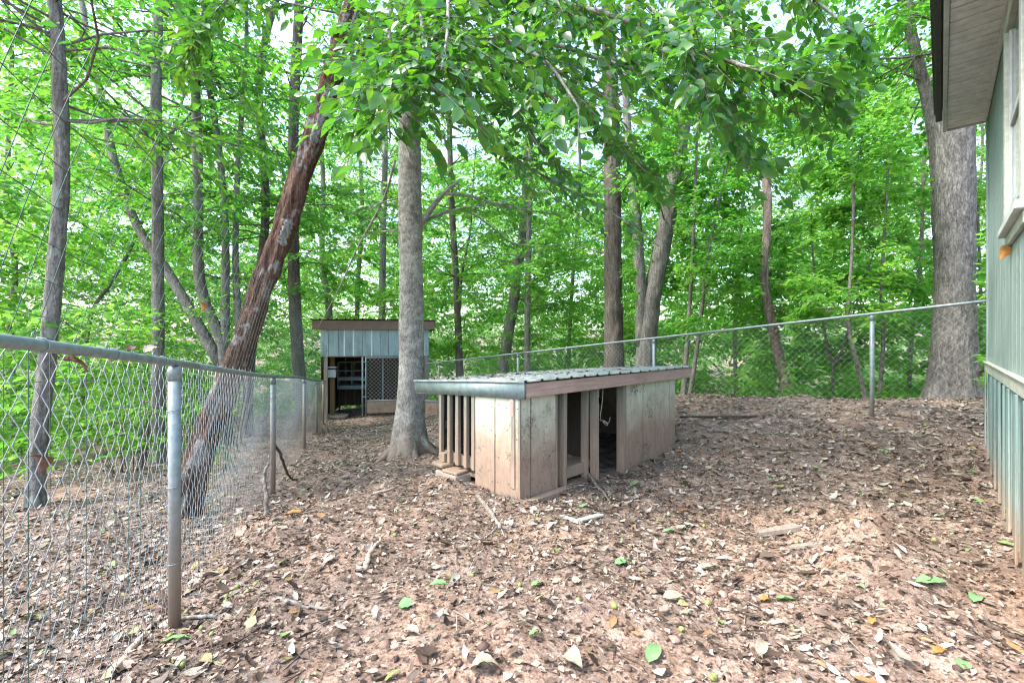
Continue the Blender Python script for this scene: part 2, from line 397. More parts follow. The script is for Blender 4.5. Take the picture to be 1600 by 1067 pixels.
M['orange_leaf'] = plain('orange_leaf', (.22, .10, .03), (.38, .20, .05), 40, .6)
M['brown_leaf'] = plain('brown_leaf', (.09, .05, .035), (.19, .11, .07), 40, .7)

# --- ground sheet
n = 195
i = np.arange(-n, n + 1); bb = .0305; aa = 1.25
gx = 0.4 + aa * np.sinh(bb * i); gy = 3.0 + aa * np.sinh(bb * i)
X, Y = np.meshgrid(gx, gy, indexing='ij')
Z = height(X, Y)
V = np.stack([X, Y, Z], -1).reshape(-1, 3); m_ = len(gx)
ii, jj = np.meshgrid(np.arange(m_ - 1), np.arange(m_ - 1), indexing='ij')
q = np.stack([ii * m_ + jj, (ii + 1) * m_ + jj, (ii + 1) * m_ + jj + 1, ii * m_ + jj + 1], -1).reshape(-1, 4)
g = obj('ground', V, [q], M['ground'], smooth=True)
tag(g, 'reddish clay yard ground falling away into the woods', 'ground', kind='structure')


# ------------------------------------------------------------------ building materials
def board_mat(name, top, mid, low, z0, z1, mold=None, grain=(40, 40, 2.2), rough=.85, wob=.12, dark=.5):
    """weathered board: paint at the top, mud splashed up from the ground, streaks of grain"""
    m, nt, out = newmat(name)
    gn = noise(nt, coords(nt, grain), 1.0, 5, .7)
    bl = noise(nt, coords(nt), 5, 5, .65)
    f = zramp(nt, z0, z1, wob, 5)
    col = ramp(nt, f, [(0, low), (.5, mid), (1, top)])
    col = mixc(nt, dark, col, ramp(nt, gn, [(.3, (.45, .42, .40)), (.6, (1.05, 1.05, 1.05))]), 'MULTIPLY')
    col = mixc(nt, .3, col, ramp(nt, bl, [(.3, (.55, .52, .5)), (.65, (1.1, 1.1, 1.1))]), 'MULTIPLY')
    if mold:
        mn = noise(nt, coords(nt), 38, 4, .75); mb = noise(nt, coords(nt), 3.2, 3, .6)
        mul = N(nt, 'ShaderNodeMath', operation='MULTIPLY'); nt.links.new(mn, mul.inputs[0]); nt.links.new(mb, mul.inputs[1])
        col = mixc(nt, ramp(nt, mul.outputs[0], [(mold[1] - .03, (0, 0, 0)), (mold[1] + .15, (1, 1, 1))]), col, mold[0])
    nb = bump(nt, gn, .35, .003); nb = bump(nt, noise(nt, coords(nt), 160, 3, .7), .3, .0015, nb)
    principled(nt, out, col, rough, nb, 0, .25); return m
M['teal_siding'] = board_mat('teal_siding', (.24, .33, .31), (.275, .365, .34), (.29, .378, .35), 1.2, 3.6, ((.09, .11, .10), .35), (60, 60, .9), .75, .1, .8)
M['skirting'] = board_mat('teal_skirting', (.18, .27, .255), (.24, .30, .27), (.40, .27, .17), .15, .95, ((.09, .10, .09), .38), (40, 40, 1.2), .8, .14, .55)
M['cream_trim'] = board_mat('cream_trim', (.46, .50, .43), (.44, .48, .41), (.42, .44, .36), 0, 4, ((.16, .15, .12), .40), (8, 8, 30), .7)
M['white_trim'] = board_mat('white_trim', (.50, .53, .52), (.50, .53, .52), (.50, .53, .52), 0, 4, ((.2, .2, .19), .42), (10, 10, 10), .6, .1, .3)
M['soffit'] = board_mat('soffit_white', (.74, .74, .75), (.74, .74, .75), (.74, .74, .75), 0, 5, ((.14, .12, .11), .40), (14, 14, 14), .7, .1, .4)
M['gutter'] = plain('dark_gutter', (.025, .025, .025), (.06, .06, .06), 20, .5)
M['roofing'] = plain('roof_shingle', (.08, .08, .08), (.16, .15, .14), 30, .9)
M['shack_panel'] = board_mat('mud_stained_panel', (.50, .52, .40), (.42, .365, .27), (.33, .235, .17), .36, .84, ((.07, .07, .055), .315), (24, 24, 5), .85, .14, .35)
M['shack_stud'] = board_mat('mud_stained_stud', (.20, .22, .175), (.28, .225, .17), (.34, .25, .175), .15, .95, ((.08, .07, .05), .40), (50, 50, 3), .85, .1, .5)
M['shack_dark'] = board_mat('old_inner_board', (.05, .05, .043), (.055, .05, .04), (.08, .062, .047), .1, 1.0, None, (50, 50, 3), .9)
M['red_wood'] = board_mat('pinkish_fascia_board', (.43, .31, .255), (.43, .31, .255), (.43, .31, .255), 0, 3, ((.10, .07, .055), .40), (3, 3, 55), .85, .1, .55)
M['brown_fascia'] = board_mat('brown_fascia', (.23, .165, .135), (.21, .15, .12), (.20, .145, .12), 0, 3, ((.07, .05, .04), .38), (3, 30, 55), .85, .1, .6)
M['teal_metal'] = plain('teal_metal_trim', (.10, .165, .165), (.23, .27, .24), 16, .45, .1, .5, .1, .002)
M['tin_roof'] = plain('green_tin_roof', (.15, .18, .17), (.33, .36, .345), 9, .6, .25, .5, .1, .003)
M['rust_roof'] = plain('rusty_roof', (.14, .06, .04), (.24, .13, .09), 10, .7)
M['kennel_wall'] = board_mat('pale_blue_board', (.36, .47, .49), (.32, .43, .45), (.28, .38, .40), .9, 1.8, ((.10, .14, .15), .36), (9, 9, .9), .7, .1, .7)
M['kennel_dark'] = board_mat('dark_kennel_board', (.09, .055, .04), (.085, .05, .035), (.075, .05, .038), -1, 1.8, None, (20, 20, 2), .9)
M['post_wood'] = board_mat('yellow_post_wood', (.26, .17, .07), (.28, .18, .08), (.25, .17, .09), -1, 1.8, None, (30, 30, 2), .8)
M['old_post'] = board_mat('grey_old_post', (.27, .24, .20), (.25, .21, .17), (.25, .20, .16), -1, 1.5, ((.08, .07, .06), .38), (40, 40, 2), .9)
M['white_paint'] = plain('white_paint', (.55, .57, .58), (.72, .74, .74), 20, .6)
M['pale_blue'] = plain('pale_blue_paint', (.24, .32, .34), (.36, .45, .46), 12, .7)
M['concrete'] = plain('concrete_block', (.28, .22, .17), (.42, .35, .28), 30, .95, 0, .2, .5, .006)
M['tan_plastic'] = plain('tan_plastic', (.30, .22, .17), (.40, .31, .25), 14, .7)
M['string'] = plain('pale_string', (.40, .36, .29), (.55, .50, .42), 50, .9)
def glass_mat():
    m, nt, out = newmat('window_glass')
    principled(nt, out, (.10, .13, .14), .06, None, 0, .8); return m
M['glass'] = glass_mat()

# ------------------------------------------------------------------ the house at the side
HF = Frame((4.6, 4.4), (-.686, -.727), (-.727, .686))      # u runs along the wall towards the viewer, v points out of the wall
HL, HD = 3.7, 4.0
house = thing('house', (4.6, 4.4, .35), 'teal sided house wall with white soffit and window', 'house')
def gz(u, v): 
    p = HF.p(u, v, 0); return hz(p[0], p[1])
wall = board('wall', HF, .02, HL, -HD, -.03, 1.16, 3.62, M['teal_siding'], house, 0)
under = board('foundation', HF, .03, HL - .01, -HD + .02, -.05, lambda u, v: gz(u, v) - .3, 1.158, M['skirting'], house, 0)
w_ = .203
k = 0
u = .075
while u < HL - .01:
    u1 = min(u + w_, HL)
    if u < 1.93 or u > 2.9:
        board('plank', HF, u + .003, u1 - .003, -.028, 0, 1.235, 3.60, M['teal_siding'], house, .003)
    else:
        board('plank', HF, u + .003, u1 - .003, -.028, 0, 1.235, 2.15, M['teal_siding'], house, .003)
    u = u1
board('corner_board', HF, -.012, .072, -.10, .012, 1.235, 3.60, M['teal_siding'], house, .003)
tr = board('belt_trim', HF, -.016, HL, -.12, .022, 1.147, 1.232, M['cream_trim'], house, .004)
board('drip_edge', HF, -.02, HL, -.10, .034, 1.2335, 1.243, M['cream_trim'], house, .002)
u = .0; k = 0
while u < HL - .05:
    ww = (.15, .20, .13, .22, .17)[k % 5]
    o_ = (.0, .018, .004, .022, .01)[k % 5]
    board('skirting_board', HF, u + .006, min(u + ww - .006, HL), -.045, -.012 + o_, (lambda u_, v_: gz(u_, v_) - .06), 1.1455, M['skirting'], house, .003, .0015)
    if k % 2 == 0:
        board('batten', HF, u + ww - .03, u + ww + .022, -.006 + .024, .03, (lambda u_, v_: gz(u_, v_) + .02), 1.1455, M['skirting'], house, .002, .002)
    u += ww; k += 1
# soffit, fascia, gutter, roof
OV = .315
sof = thing('soffit_panel', (0, 0, 0), None, None); bpy.data.objects.remove(sof)
u = -.10; k = 0
while u < HL + .1:
    board('soffit_panel', HF, u + .008, u + .083, -.015, OV - .03, 3.603 + .0015 * (k % 2), 3.615, M['soffit'], house, .004)
    u += .086; k += 1
board('soffit_backing', HF, -.10, HL + .1, -.02, OV - .03, 3.6195, 3.63, M['gutter'], house, 0)
board('soffit_trim', HF, -.02, HL + .1, .003, .03, 3.575, 3.600, M['soffit'], house, .003)
board('fascia', HF, -.115, HL + .1, OV - .028, OV, 3.585, 3.80, M['white_trim'], house, .004)
board('gutter', HF, -.0, HL + .1, OV + .004, OV + .055, 3.665, 3.81, M['gutter'], house, .008)
board('end_trim', HF, -.125, -.103, -HD, OV - .03, 3.59, 3.72, M['white_trim'], house, .003)
rf = MB()
c = [HF.p(-.2, OV + .07, 3.82), HF.p(HL + .15, OV + .07, 3.82), HF.p(HL + .15, -HD / 2, 4.75), HF.p(-.2, -HD / 2, 4.75)]
rf.box(np.array(c + [x + np.array([0, 0, .05]) for x in c]))
c = [HF.p(-.2, -HD / 2 - .001, 4.75), HF.p(HL + .15, -HD / 2 - .001, 4.75), HF.p(HL + .15, -HD - .35, 3.86), HF.p(-.2, -HD - .35, 3.86)]
rf.box(np.array(c + [x + np.array([0, 0, .05]) for x in c]))
rf.build('roof', M['roofing'], house)
gb = MB()
for uu in (.05, HL - .08):
    a0, a1, a2 = HF.p(uu, .0, 3.60), HF.p(uu, -HD, 3.60), HF.p(uu, -HD / 2, 4.74)
    d_ = HF.U * .03
    gb.add(np.array([a0, a1, a2, a0 + d_, a1 + d_, a2 + d_]), q=[(0, 1, 4, 3), (1, 2, 5, 4), (2, 0, 3, 5)], t=[(0, 2, 1), (3, 4, 5)])
gb.build('gable', M['teal_siding'], house)
# window
win = board('window', HF, 1.96, 2.86, -.026, -.012, 2.17, 3.50, M['gutter'], house, 0)
def sub(name, *a, **kw):
    o = board(name, *a, **kw); return o
for nm, a in (('frame', (1.955, 2.045, -.01, .03, 2.17, 3.52)), ('frame', (2.785, 2.875, -.01, .03, 2.17, 3.52)),
              ('frame', (2.0455, 2.7845, -.01, .028, 3.42, 3.52)), ('sash', (2.05, 2.09, -.01, .012, 2.262, 3.415)),
              ('sash', (2.74, 2.78, -.01, .012, 2.262, 3.415)), ('sash', (2.0905, 2.7395, -.01, .010, 2.262, 2.31)), ('sash', (2.0905, 2.7395, -.01, .010, 2.80, 2.85))):
    board(nm, HF, *a, M['white_trim'] if nm == 'sash' else M['cream_trim'], win, .003)
board('sill', HF, 1.93, 2.90, -.01, .055, 2.12, 2.168, M['white_trim'], win, .005)
board('apron', HF, 1.96, 2.87, .0005, .022, 2.05, 2.118, M['cream_trim'], win, .004)
board('pane', HF, 2.092, 2.738, -.008, -.002, 2.312, 2.798, M['glass'], win, 0)
board('pane', HF, 2.092, 2.738, -.008, -.002, 2.852, 3.412, M['glass'], win, 0)

# ------------------------------------------------------------------ the low dog shelter
SF = Frame((.066, 3.9), (.72, .694), (-.694, .72))
shelter = thing('dog_shelter', (.066, 3.9, .05), 'low mud stained dog shelter with sloping green tin roof', 'dog shelter')
def roof_z(u, v): return 1.045 - .062 * v
def gzs(u, v):
    p = SF.p(u, v, 0); return hz(p[0], p[1])
low = lambda u, v: gzs(u, v) - .05
top = lambda u, v: roof_z(u, v) - .02
LU, LV = 2.84, 1.2
# long front (v = 0 face)
for a, b in ((.022, .136), (.148, .485)): board('wall_panel', SF, a, b, 0, .018, low, top, M['shack_panel'], shelter, .003, .001)
board('trim_strip', SF, .468, .492, -.008, -.0005, low, top, M['shack_stud'], shelter, .002)
ug = [1.665, 2.036, 2.333, 2.69, 2.838]
for a, b in zip(ug[:-1], ug[1:]): board('wall_panel', SF, a + .011, b - .011, 0, .018, low, top, M['shack_panel'], shelter, .003, .001)
for a in (2.333, 2.69): board('batten', SF, a - .018, a + .012, -.010, -.0005, low, top, M['shack_panel'], shelter, .002)
for a, b, v0, v1 in ((.60, .64, .0, .08), (1.09, 1.13, -.02, .07), (1.02, 1.055, .05, .13), (1.60, 1.662, -.01, .08), (.445, .485, .02, .10)):
    board('stud', SF, a, b, v0, v1, low, top, M['shack_stud'], shelter, .003, .002)
board('sill', SF, .486, 1.088, .085, .125, lambda u, v: .085, lambda u, v: .195, M['shack_stud'], shelter, .003)
board('base_timber', SF, -.06, .60, -.085, -.012, lambda u, v: gzs(.2, 0) - .07, lambda u, v: gzs(.2, 0) + .035, M['shack_panel'], shelter, .008, .003)
# near end (u = 0 face)
for a, b in ((.020, .314), (.326, .600)): board('wall_panel', SF, 0, .018, a, b, lambda u, v: gzs(u, v) - .05, top, M['shack_panel'], shelter, .003, .001)
board('corner_strip', SF, -.006, .012, -.006, .012, low, top, M['shack_stud'], shelter, .002)
board('trim_strip', SF, -.010, -.0005, .055, .10, lambda u, v: .16, lambda u, v: .93, M['shack_stud'], shelter, .002)
board('trim_strip', SF, -.014, -.0105, .07, .115, lambda u, v: .78, lambda u, v: .955, M['red_wood'], shelter, .002)
for a, b in ((.604, .652), (.73, .772), (.865, .907), (1.0, 1.042), (1.15, 1.195)):
    board('slat', SF, -.005, .035, a, b, lambda u, v: .20, top, M['shack_stud'], shelter, .003, .002)
board('sill', SF, .037, .075, .604, 1.195, lambda u, v: .197, lambda u, v: .30, M['shack_stud'], shelter, .003)
board('stud', SF, -.03, .033, 1.06, 1.145, lambda u, v: .20, lambda u, v: .29, M['shack_stud'], shelter, .003)
# back wall, far end, floor, inner boards
u = .03
while u < LU - .05:
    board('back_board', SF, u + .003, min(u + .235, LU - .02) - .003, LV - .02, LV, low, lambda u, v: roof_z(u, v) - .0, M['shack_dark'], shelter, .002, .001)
    u += .238
for a, b in ((.02, .4), (.4, .8), (.8, 1.178)): board('end_board', SF, LU - .02, LU, a + .003, b - .003, low, top, M['shack_panel'], shelter, .002)
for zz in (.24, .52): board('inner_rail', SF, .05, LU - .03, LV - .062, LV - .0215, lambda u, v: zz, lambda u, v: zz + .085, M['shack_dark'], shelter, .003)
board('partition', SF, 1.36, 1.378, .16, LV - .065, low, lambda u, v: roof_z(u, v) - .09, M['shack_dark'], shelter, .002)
board('floor_board', SF, .08, 1.35, .14, LV - .07, lambda u, v: .10, lambda u, v: .135, M['shack_stud'], shelter, .003)
for uu in (.12, .95, 1.85, 2.76):
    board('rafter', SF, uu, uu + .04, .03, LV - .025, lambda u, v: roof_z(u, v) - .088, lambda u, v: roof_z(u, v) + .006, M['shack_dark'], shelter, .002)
# fascia boards and metal edge
U0, U1, V0, V1 = -.02, 3.16, -.06, 1.62
board('fascia', SF, U0 + .008, U1, V0, V0 + .036, lambda u, v: .953, lambda u, v: 1.079, M['red_wood'], shelter, .004, .001)
board('fascia', SF, U1 - .04, U1 - .001, V0 + .037, V1, lambda u, v: roof_z(u, v) - .09, lambda u, v: roof_z(u, v) + .03, M['red_wood'], shelter, .004)
ef = MB(); 
c = [SF.p(U0, V0 - .006, .945), SF.p(U0 + .006, V0 - .006, .945), SF.p(U0 + .006, V1 + .01, .868), SF.p(U0, V1 + .01, .868)]
t_ = [SF.p(U0, V0 - .006, 1.088), SF.p(U0 + .006, V0 - .006, 1.088), SF.p(U0 + .006, V1 + .01, .993), SF.p(U0, V1 + .01, .993)]
ef.box(np.array(c + t_)); ef.build('metal_edge', M['teal_metal'], shelter)
ef = MB()
c = [SF.p(U0 - .002, V0 - .008, .943), SF.p(U0 + .03, V0 - .008, .943), SF.p(U0 + .03, V0 - .002, .943), SF.p(U0 - .002, V0 - .002, .943)]
ef.box(np.array(c + [x + np.array([0, 0, .146]) for x in c])); ef.build('metal_corner', M['teal_metal'], shelter)
board('fascia', SF, U0 + .0065, U0 + .04, V0 + .04, V1, lambda u, v: roof_z(u, v) - .09, lambda u, v: roof_z(u, v) + .028, M['shack_stud'], shelter, .002)
# ribbed tin sheet
def ribbed(fr, u0, u1, v0, v1, zf, pitch, h, thick=.004):
    us = []; hs = []
    nrib = int((u1 - u0) / pitch)
    for k in range(nrib + 1):
        b = u0 + k * pitch
        for du, hh in ((0, 0), (.012, h), (.032, h), (.044, 0), (pitch * .5, .0), (pitch * .5 + .008, h * .25), (pitch * .5 + .016, 0)):
            if b + du <= u1: us.append(b + du); hs.append(hh)
    us.append(u1); hs.append(0)
    vs = np.linspace(v0, v1, 14)
    V = []
    for v in vs:
        for u, hh in zip(us, hs): V.append(fr.p(u, v, zf(u, v) + hh + .003 * math.sin(u * 2.3 + v * 3)))
    m = len(us); q = []
    for i in range(len(vs) - 1):
        for j in range(m - 1): q.append((i * m + j, i * m + j + 1, (i + 1) * m + j + 1, (i + 1) * m + j))
    V = np.array(V); nV = len(V); V = np.vstack([V, V - np.array([0, 0, thick])])
    q = np.array(q); q = np.vstack([q, q[:, ::-1] + nV])
    e = [(j, j + 1, nV + j + 1, nV + j) for j in range(m - 1)] + [((len(vs) - 1) * m + j, (len(vs) - 1) * m + j + 1, nV + (len(vs) - 1) * m + j + 1, nV + (len(vs) - 1) * m + j) for j in range(m - 1)]
    return V, np.vstack([q, np.array(e)])
V, q = ribbed(SF, U0 - .012, U1 + .02, V0 - .022, V1 + .03, lambda u, v: 1.093 - .058 * (v + .06), .205, .016)
obj('tin_roof', V, [q], M['tin_roof'], shelter)
mb = MB()
for uu in np.arange(.15, 3.1, .41):
    for vv in (.05, .75, 1.45):
        p = SF.p(uu, vv, 1.093 - .058 * (vv + .06)); mb.tube([p, p + np.array([0, 0, .007])], .007, 6)
mb.build('roof_screws', M['galv'], shelter)['kind'] = 'stuff'
mb = MB()
for uu in (.05, .11, .17, .32, .46, 1.70, 1.85, 2.00, 2.07, 2.2, 2.30, 2.37, 2.52, 2.66, 2.72, 2.81):
    for zz in (.2, .42, .66, .9):
        if RNG.uniform() < .75:
            p = SF.p(uu + RNG.normal(0, .012), -.0004, zz + RNG.normal(0, .03)); mb.tube([p + SF.V * .002, p - SF.V * .0025], .0055, 6)
for vv in (.04, .16, .29, .35, .47, .58):
    for zz in (.18, .4, .62, .86):
        if RNG.uniform() < .75:
            p = SF.p(-.0004, vv + RNG.normal(0, .012), zz + RNG.normal(0, .03)); mb.tube([p + SF.U * .002, p - SF.U * .0025], .0055, 6)
mb.build('nail_heads', M['rust_roof'], shelter)['kind'] = 'stuff'
# hanging string in the doorway
b0 = SF.p(1.27, .03, 0)
pts = [b0 + np.array([0, 0, .96])]
for t in np.linspace(0, 1, 10)[1:]: pts.append(b0 + SF.U * (-.05 * t * t) + np.array([0, 0, .96 - .30 * t]))
e0 = pts[-1]
for t in np.linspace(0, 1, 26)[1:]:
    pts.append(e0 + SF.U * (.16 * t + .025 * math.sin(t * 17)) + SF.V * (.03 * math.sin(t * 11)) + np.array([0, 0, -.10 * math.sin(t * 2.6) + .018 * math.cos(t * 19)]))
mb = MB(); mb.tube(pts, .0032, 5); s = mb.build('string', M['string'], None, True, base=b0 + np.array([0, 0, .96]))
tag(s, 'frayed pale string hanging in the doorway of the low shelter', 'string')
# blocks that prop the slatted corner
def block(name, c, hu, hv, z0, z1, mat, label, rot=0.0):
    fr = Frame(c[:2], (math.cos(rot), math.sin(rot)), (-math.sin(rot), math.cos(rot)))
    t = MB(); bm = bevel_box(box8(fr, -hu, hu, -hv, hv, z0, z1) - np.array([c[0], c[1], z0]), .008)
    me = bpy.data.meshes.new(name); bm.to_mesh(me); bm.free(); me.materials.append(mat)
    o = bpy.data.objects.new(name, me); COL.objects.link(o); o.location = (c[0], c[1], z0); BASE[o] = np.array([c[0], c[1], z0])
    return tag(o, label, 'block', 'blocks propping the shelter')
a_ = math.atan2(.72, -.694)
cb = SF.p(.0, .95, 0); zb = hz(cb[0], cb[1])
block('concrete_block', cb, .17, .10, zb - .06, .128, M['concrete'], 'large mud covered block lying under the slats of the shelter', a_)
cb2 = SF.p(-.01, .90, 0); block('wood_block', cb2, .11, .085, .130, .160, M['shack_stud'], 'flat square wood piece lying on the block under the slats', a_ + .1)
cb3 = SF.p(-.02, 1.10, 0); block('wood_block', cb3, .10, .075, .162, .197, M['shack_stud'], 'topmost wood piece carrying the shelter corner post', a_ - .05)

# ------------------------------------------------------------------ the kennel at the back
KF = Frame((-5.43, 12.9), (.983, .184), (-.184, .983))
kz = -.85
kennel = thing('kennel', (-5.43, 12.9, kz), 'pale blue board kennel with brown roof edge and chain link gate', 'kennel')
KW, KD = 3.02, 2.4
u = 0; k = 0
while u < KW - .01:
    w2 = (.22, .27, .16, .25, .24, .26, .25)[k % 7]; u1 = min(u + w2, KW)
    board('front_board', KF, u + .004, u1 - .004, 0, .02, .985, 1.80, M['kennel_wall'], kennel, .003, .001)
    if k in (2, 3, 5): board('batten', KF, u1 - .02, u1 + .02, -.012, -.0005, .985, 1.80, M['white_paint'], kennel, .002)
    u = u1; k += 1
board('header', KF, 0, KW, .021, .06, .96, 1.05, M['old_post'], kennel, .003)
board('fascia', KF, -.20, KW + .17, -.10, -.065, 1.745, 2.00, M['brown_fascia'], kennel, .004)
V, q = ribbed(KF, -.24, KW + .20, -.14, KD + .2, lambda u, v: 2.02 - .10 * v, .23, .022)
obj('roof', V, [q], M['rust_roof'], kennel)
for vv in np.arange(0.03, KD - .01, .26):
    board('side_board', KF, 0, .02, vv, vv + .255, kz, 1.74 - .1 * vv - .05, M['kennel_dark'], kennel, .002)
    board('side_board', KF, KW - .02, KW, vv, vv + .255, kz + .1, 1.74 - .1 * vv - .05, M['kennel_wall'], kennel, .002)
for uu in np.arange(.02, KW - .03, .27):
    board('back_board', KF, uu, min(uu + .265, KW - .02), KD - .02, KD, kz + .1, 1.60, M['kennel_dark'], kennel, .002)
for uu, mt in ((.10, 'old_post'), (KW - .13, 'old_post')):
    board('post', KF, uu, uu + .10, -.03, .019, kz - .1, .984, M[mt], kennel, .005, .003)
board('inner_post', KF, .15, .28, .5, .62, kz - .05, 1.70, M['post_wood'], kennel, .006)
board('floor_edge', KF, .25, 1.15, .55, .62, kz - .02, kz + .10, M['kennel_dark'], kennel, .004)
def kr(z): return z
nb_ = thing('nest_box', KF.p(.5, 2.0, -.15), 'pale blue nest boxes of four cells standing inside the kennel', 'nest box')
for z in (-.16, .12, .42, .70): board('shelf', KF, .12, .98, 1.9, 2.4, z, z + (.12 if z in (-.16, .12) else .03), M['pale_blue'], nb_, .003)
for uu in (.10, .53, .981): board('divider', KF, uu, uu + .018, 1.905, 2.4, -.15, .70, M['pale_blue'], nb_, .003)
for uu in (.14, .9): board('leg', KF, uu, uu + .05, 1.92, 1.97, kz, -.161, M['kennel_dark'], nb_, .003)
mbx = thing('feed_box', KF.p(.22, .42, .35), 'white lidded box fixed to the post inside the kennel', 'box')
board('body', KF, .10, .34, .36, .498, .35, .58, M['white_paint'], mbx, .006); board('lid', KF, .08, .36, .34, .498, .63, .665, M['white_paint'], mbx, .004)
board('back_plate', KF, .11, .33, .47, .497, .581, .629, M['gutter'], mbx, .002)
tb = MB(); cpos = KF.p(.40, .35, 0); zc = hz(cpos[0], cpos[1])
ring = []
for (r_, z_) in ((.02, .02), (.26, .0), (.32, .13), (.30, .14), (.25, .03), (.02, .03)): ring.append((r_, z_))
th = np.linspace(0, 2 * np.pi, 24, endpoint=False)
Vt = np.array([[cpos[0] + r_ * math.cos(t), cpos[1] + r_ * .7 * math.sin(t), zc + z_] for r_, z_ in ring for t in th])
qt = [(i * 24 + j, i * 24 + (j + 1) % 24, (i + 1) * 24 + (j + 1) % 24, (i + 1) * 24 + j) for i in range(5) for j in range(24)]
o = obj('feeding_tub', Vt, [np.array(qt)], M['tan_plastic'], None, True, base=(cpos[0], cpos[1], zc)); tag(o, 'shallow tan tub on the kennel floor beside the post', 'tub')
rk = thing('tool_bar', KF.p(1.60, 1.2, 0), 'thin pale metal bar standing behind the kennel gate', 'bar')
mb = MB(); mb.tube([KF.p(1.60, 1.2, kz), KF.p(1.60, 1.2, .86)], .022, 8); mb.build('shaft', M['pale_blue'], rk)
board('foot', KF, 1.5, 1.7, 1.1, 1.3, kz - .01, kz + .03, M['galv'], rk, .003)

# ------------------------------------------------------------------ chain link
def chain_link(mb, A, D, L, ztop, H, cell=.042, r=.0017, nrm=None, sides=4, weave=.004, wob=.0):
    """woven wires: each goes down in a zigzag and hooks its neighbour; ztop(s), H(s)"""
    nW = int(L / cell)
    D3 = np.array([D[0], D[1], 0]); Nn = np.array([-D[1], D[0], 0])
    for i in range(nW):
        s0 = i * cell
        Hs = H(s0 + cell * .5); K = max(2, int(Hs / cell))
        kk = np.arange(K + 1)
        right = ((kk + i) % 2 == 0)
        s = s0 + np.where(right, cell + .003, -.003)
        zt = np.array([ztop(x) for x in s]); z = zt - kk * cell - .012
        off = np.where(right, weave, -weave) + wob * np.sin(s * 2.1 + kk * .35) * np.sin(kk / K * np.pi)
        pts = np.array([A[0], A[1], 0]) + D3 * s[:, None] + Nn * off[:, None]; pts[:, 2] = z
        mb.tube(pts, r, sides, cap=False)

def post(mb_name, x, y, ztop, r, parent, zb=None):
    zb = hz(x, y) - .15 if zb is None else zb
    mb = MB(); mb.tube([(x, y, zb), (x, y, zb * .5 + ztop * .5), (x, y, ztop)], r, 14); p = mb.build(mb_name, M['galv_post'], parent, True)
    cp = MB(); cp.tube([(x, y, ztop - .055), (x, y, ztop - .003), (x, y, ztop + .012)], [r * 1.07, r * 1.07, r * .85], 14)
    cp.build('cap', M['galv'], p, True)
    return p

left = thing('chain_link_fence', (-1.608, 2.17, .11), 'galvanised chain link fence running from the front corner to the kennel', 'fence', 'chain link fences')
LA = FL_A; LD = FL_D; LL = 12.5
def lz(s): 
    d = LA[1] + LD[1] * s
    return 1.545 - .098 * d + .012 * math.sin(d * 1.1)
def lp(s, off=0, z=None):
    return np.array([LA[0] + LD[0] * s - LD[1] * off, LA[1] + LD[1] * s + LD[0] * off, lz(s) if z is None else z])
S0 = -.9
for a, b in ((S0, 1.45), (1.45, 4.2), (4.2, 7.3), (7.3, 10.2), (10.2, LL)):
    mb = MB(); mb.tube([lp(s) for s in np.linspace(a, b, 8)], .0178, 12); mb.build('top_rail', M['galv'], left, True)
for s in (1.13, 3.88, 6.98, 9.6, 11.9):
    p_ = lp(s, 0); post('post', p_[0], p_[1], lz(s) - .030, .026, left)
    pz = lz(s)
    for f in (.18, .47, .76):
        mb = MB(); zz = pz - f * 1.25
        a = np.linspace(0, 2 * np.pi, 12); cx, cy = p_[0], p_[1]
        mb.tube(np.c_[cx + .031 * np.cos(a), cy + .031 * np.sin(a), zz + .004 * np.cos(a)], .0022, 4, cap=False); mb.build('wire_tie', M['galv'], left)
for s in (.15, .55, .98, 1.9, 2.5, 3.3, 4.6, 5.5, 6.4):
    mb = MB(); a = np.linspace(0, 2 * np.pi, 10); c = lp(s)
    mb.tube(np.array([c + LD.tolist()[0] * 0 + np.array([-LD[1] * .0215 * math.cos(t), LD[0] * .0215 * math.cos(t), .0215 * math.sin(t)]) for t in a]), .002, 4, cap=False); mb.build('rail_tie', M['galv'], left)
mb = MB()
def lH(s):
    x, y, z = lp(s); return min(1.42, max(.9, lz(s) - hz(x, y) - .02))
chain_link(mb, lp(S0, .022)[:2], LD, LL - S0, lambda s: lz(s + S0), lambda s: lH(s + S0), .042, .0015, wob=.012)
mb.build('wire_mesh', M['wire'], left)

up = thing('wire_mesh_panel', (-1.239, 1.1, .2), 'dark green square wire mesh rising above the chain link fence rail', 'wire mesh')
mb = MB(); mbh = MB()
def upt(s, h):
    """h measured from the rail"""
    sag = .02 * math.sin(s * 2.2 + h * 3)
    if h <= 0: return lp(s, .045 + .01 * math.sin(s * 3)) + np.array([0, 0, h])
    off = .045 - .24 * h - .05 * h * h + sag * h
    b = lp(s, off); b[2] += h * (1 - .03 * math.sin(s * 1.3)) ; return b
for s in np.arange(S0, 11.0, .1):
    hs = np.concatenate([np.linspace(-.95, 0, 5), np.linspace(.08, .78, 8)])
    mb.tube([upt(s + .06 * max(h, 0), h) for h in hs], .0013, 3, cap=False)
for h in list(np.arange(-.9, 0, .1)) + list(np.arange(.08, .79, .1)):
    ss = np.arange(S0, 11.01, .2)
    mb.tube([upt(s, h + .008 * math.sin(s * 5 + h * 9)) for s in ss], .0013, 3, cap=False)
mb.build('wire_grid', M['green_wire'], up)
mb = MB()
for s in np.arange(-.2, 3.2, .2):
    c = upt(s, .03); a = np.linspace(0, 2 * np.pi, 9)
    mb.tube(np.array([c + np.array([LD[0], LD[1], 0]) * .012 * math.cos(t) + np.array([0, 0, .012 * math.sin(t)]) for t in a]), .0016, 4, cap=False)
mb.build('clips', M['galv'], up)['kind'] = 'stuff'

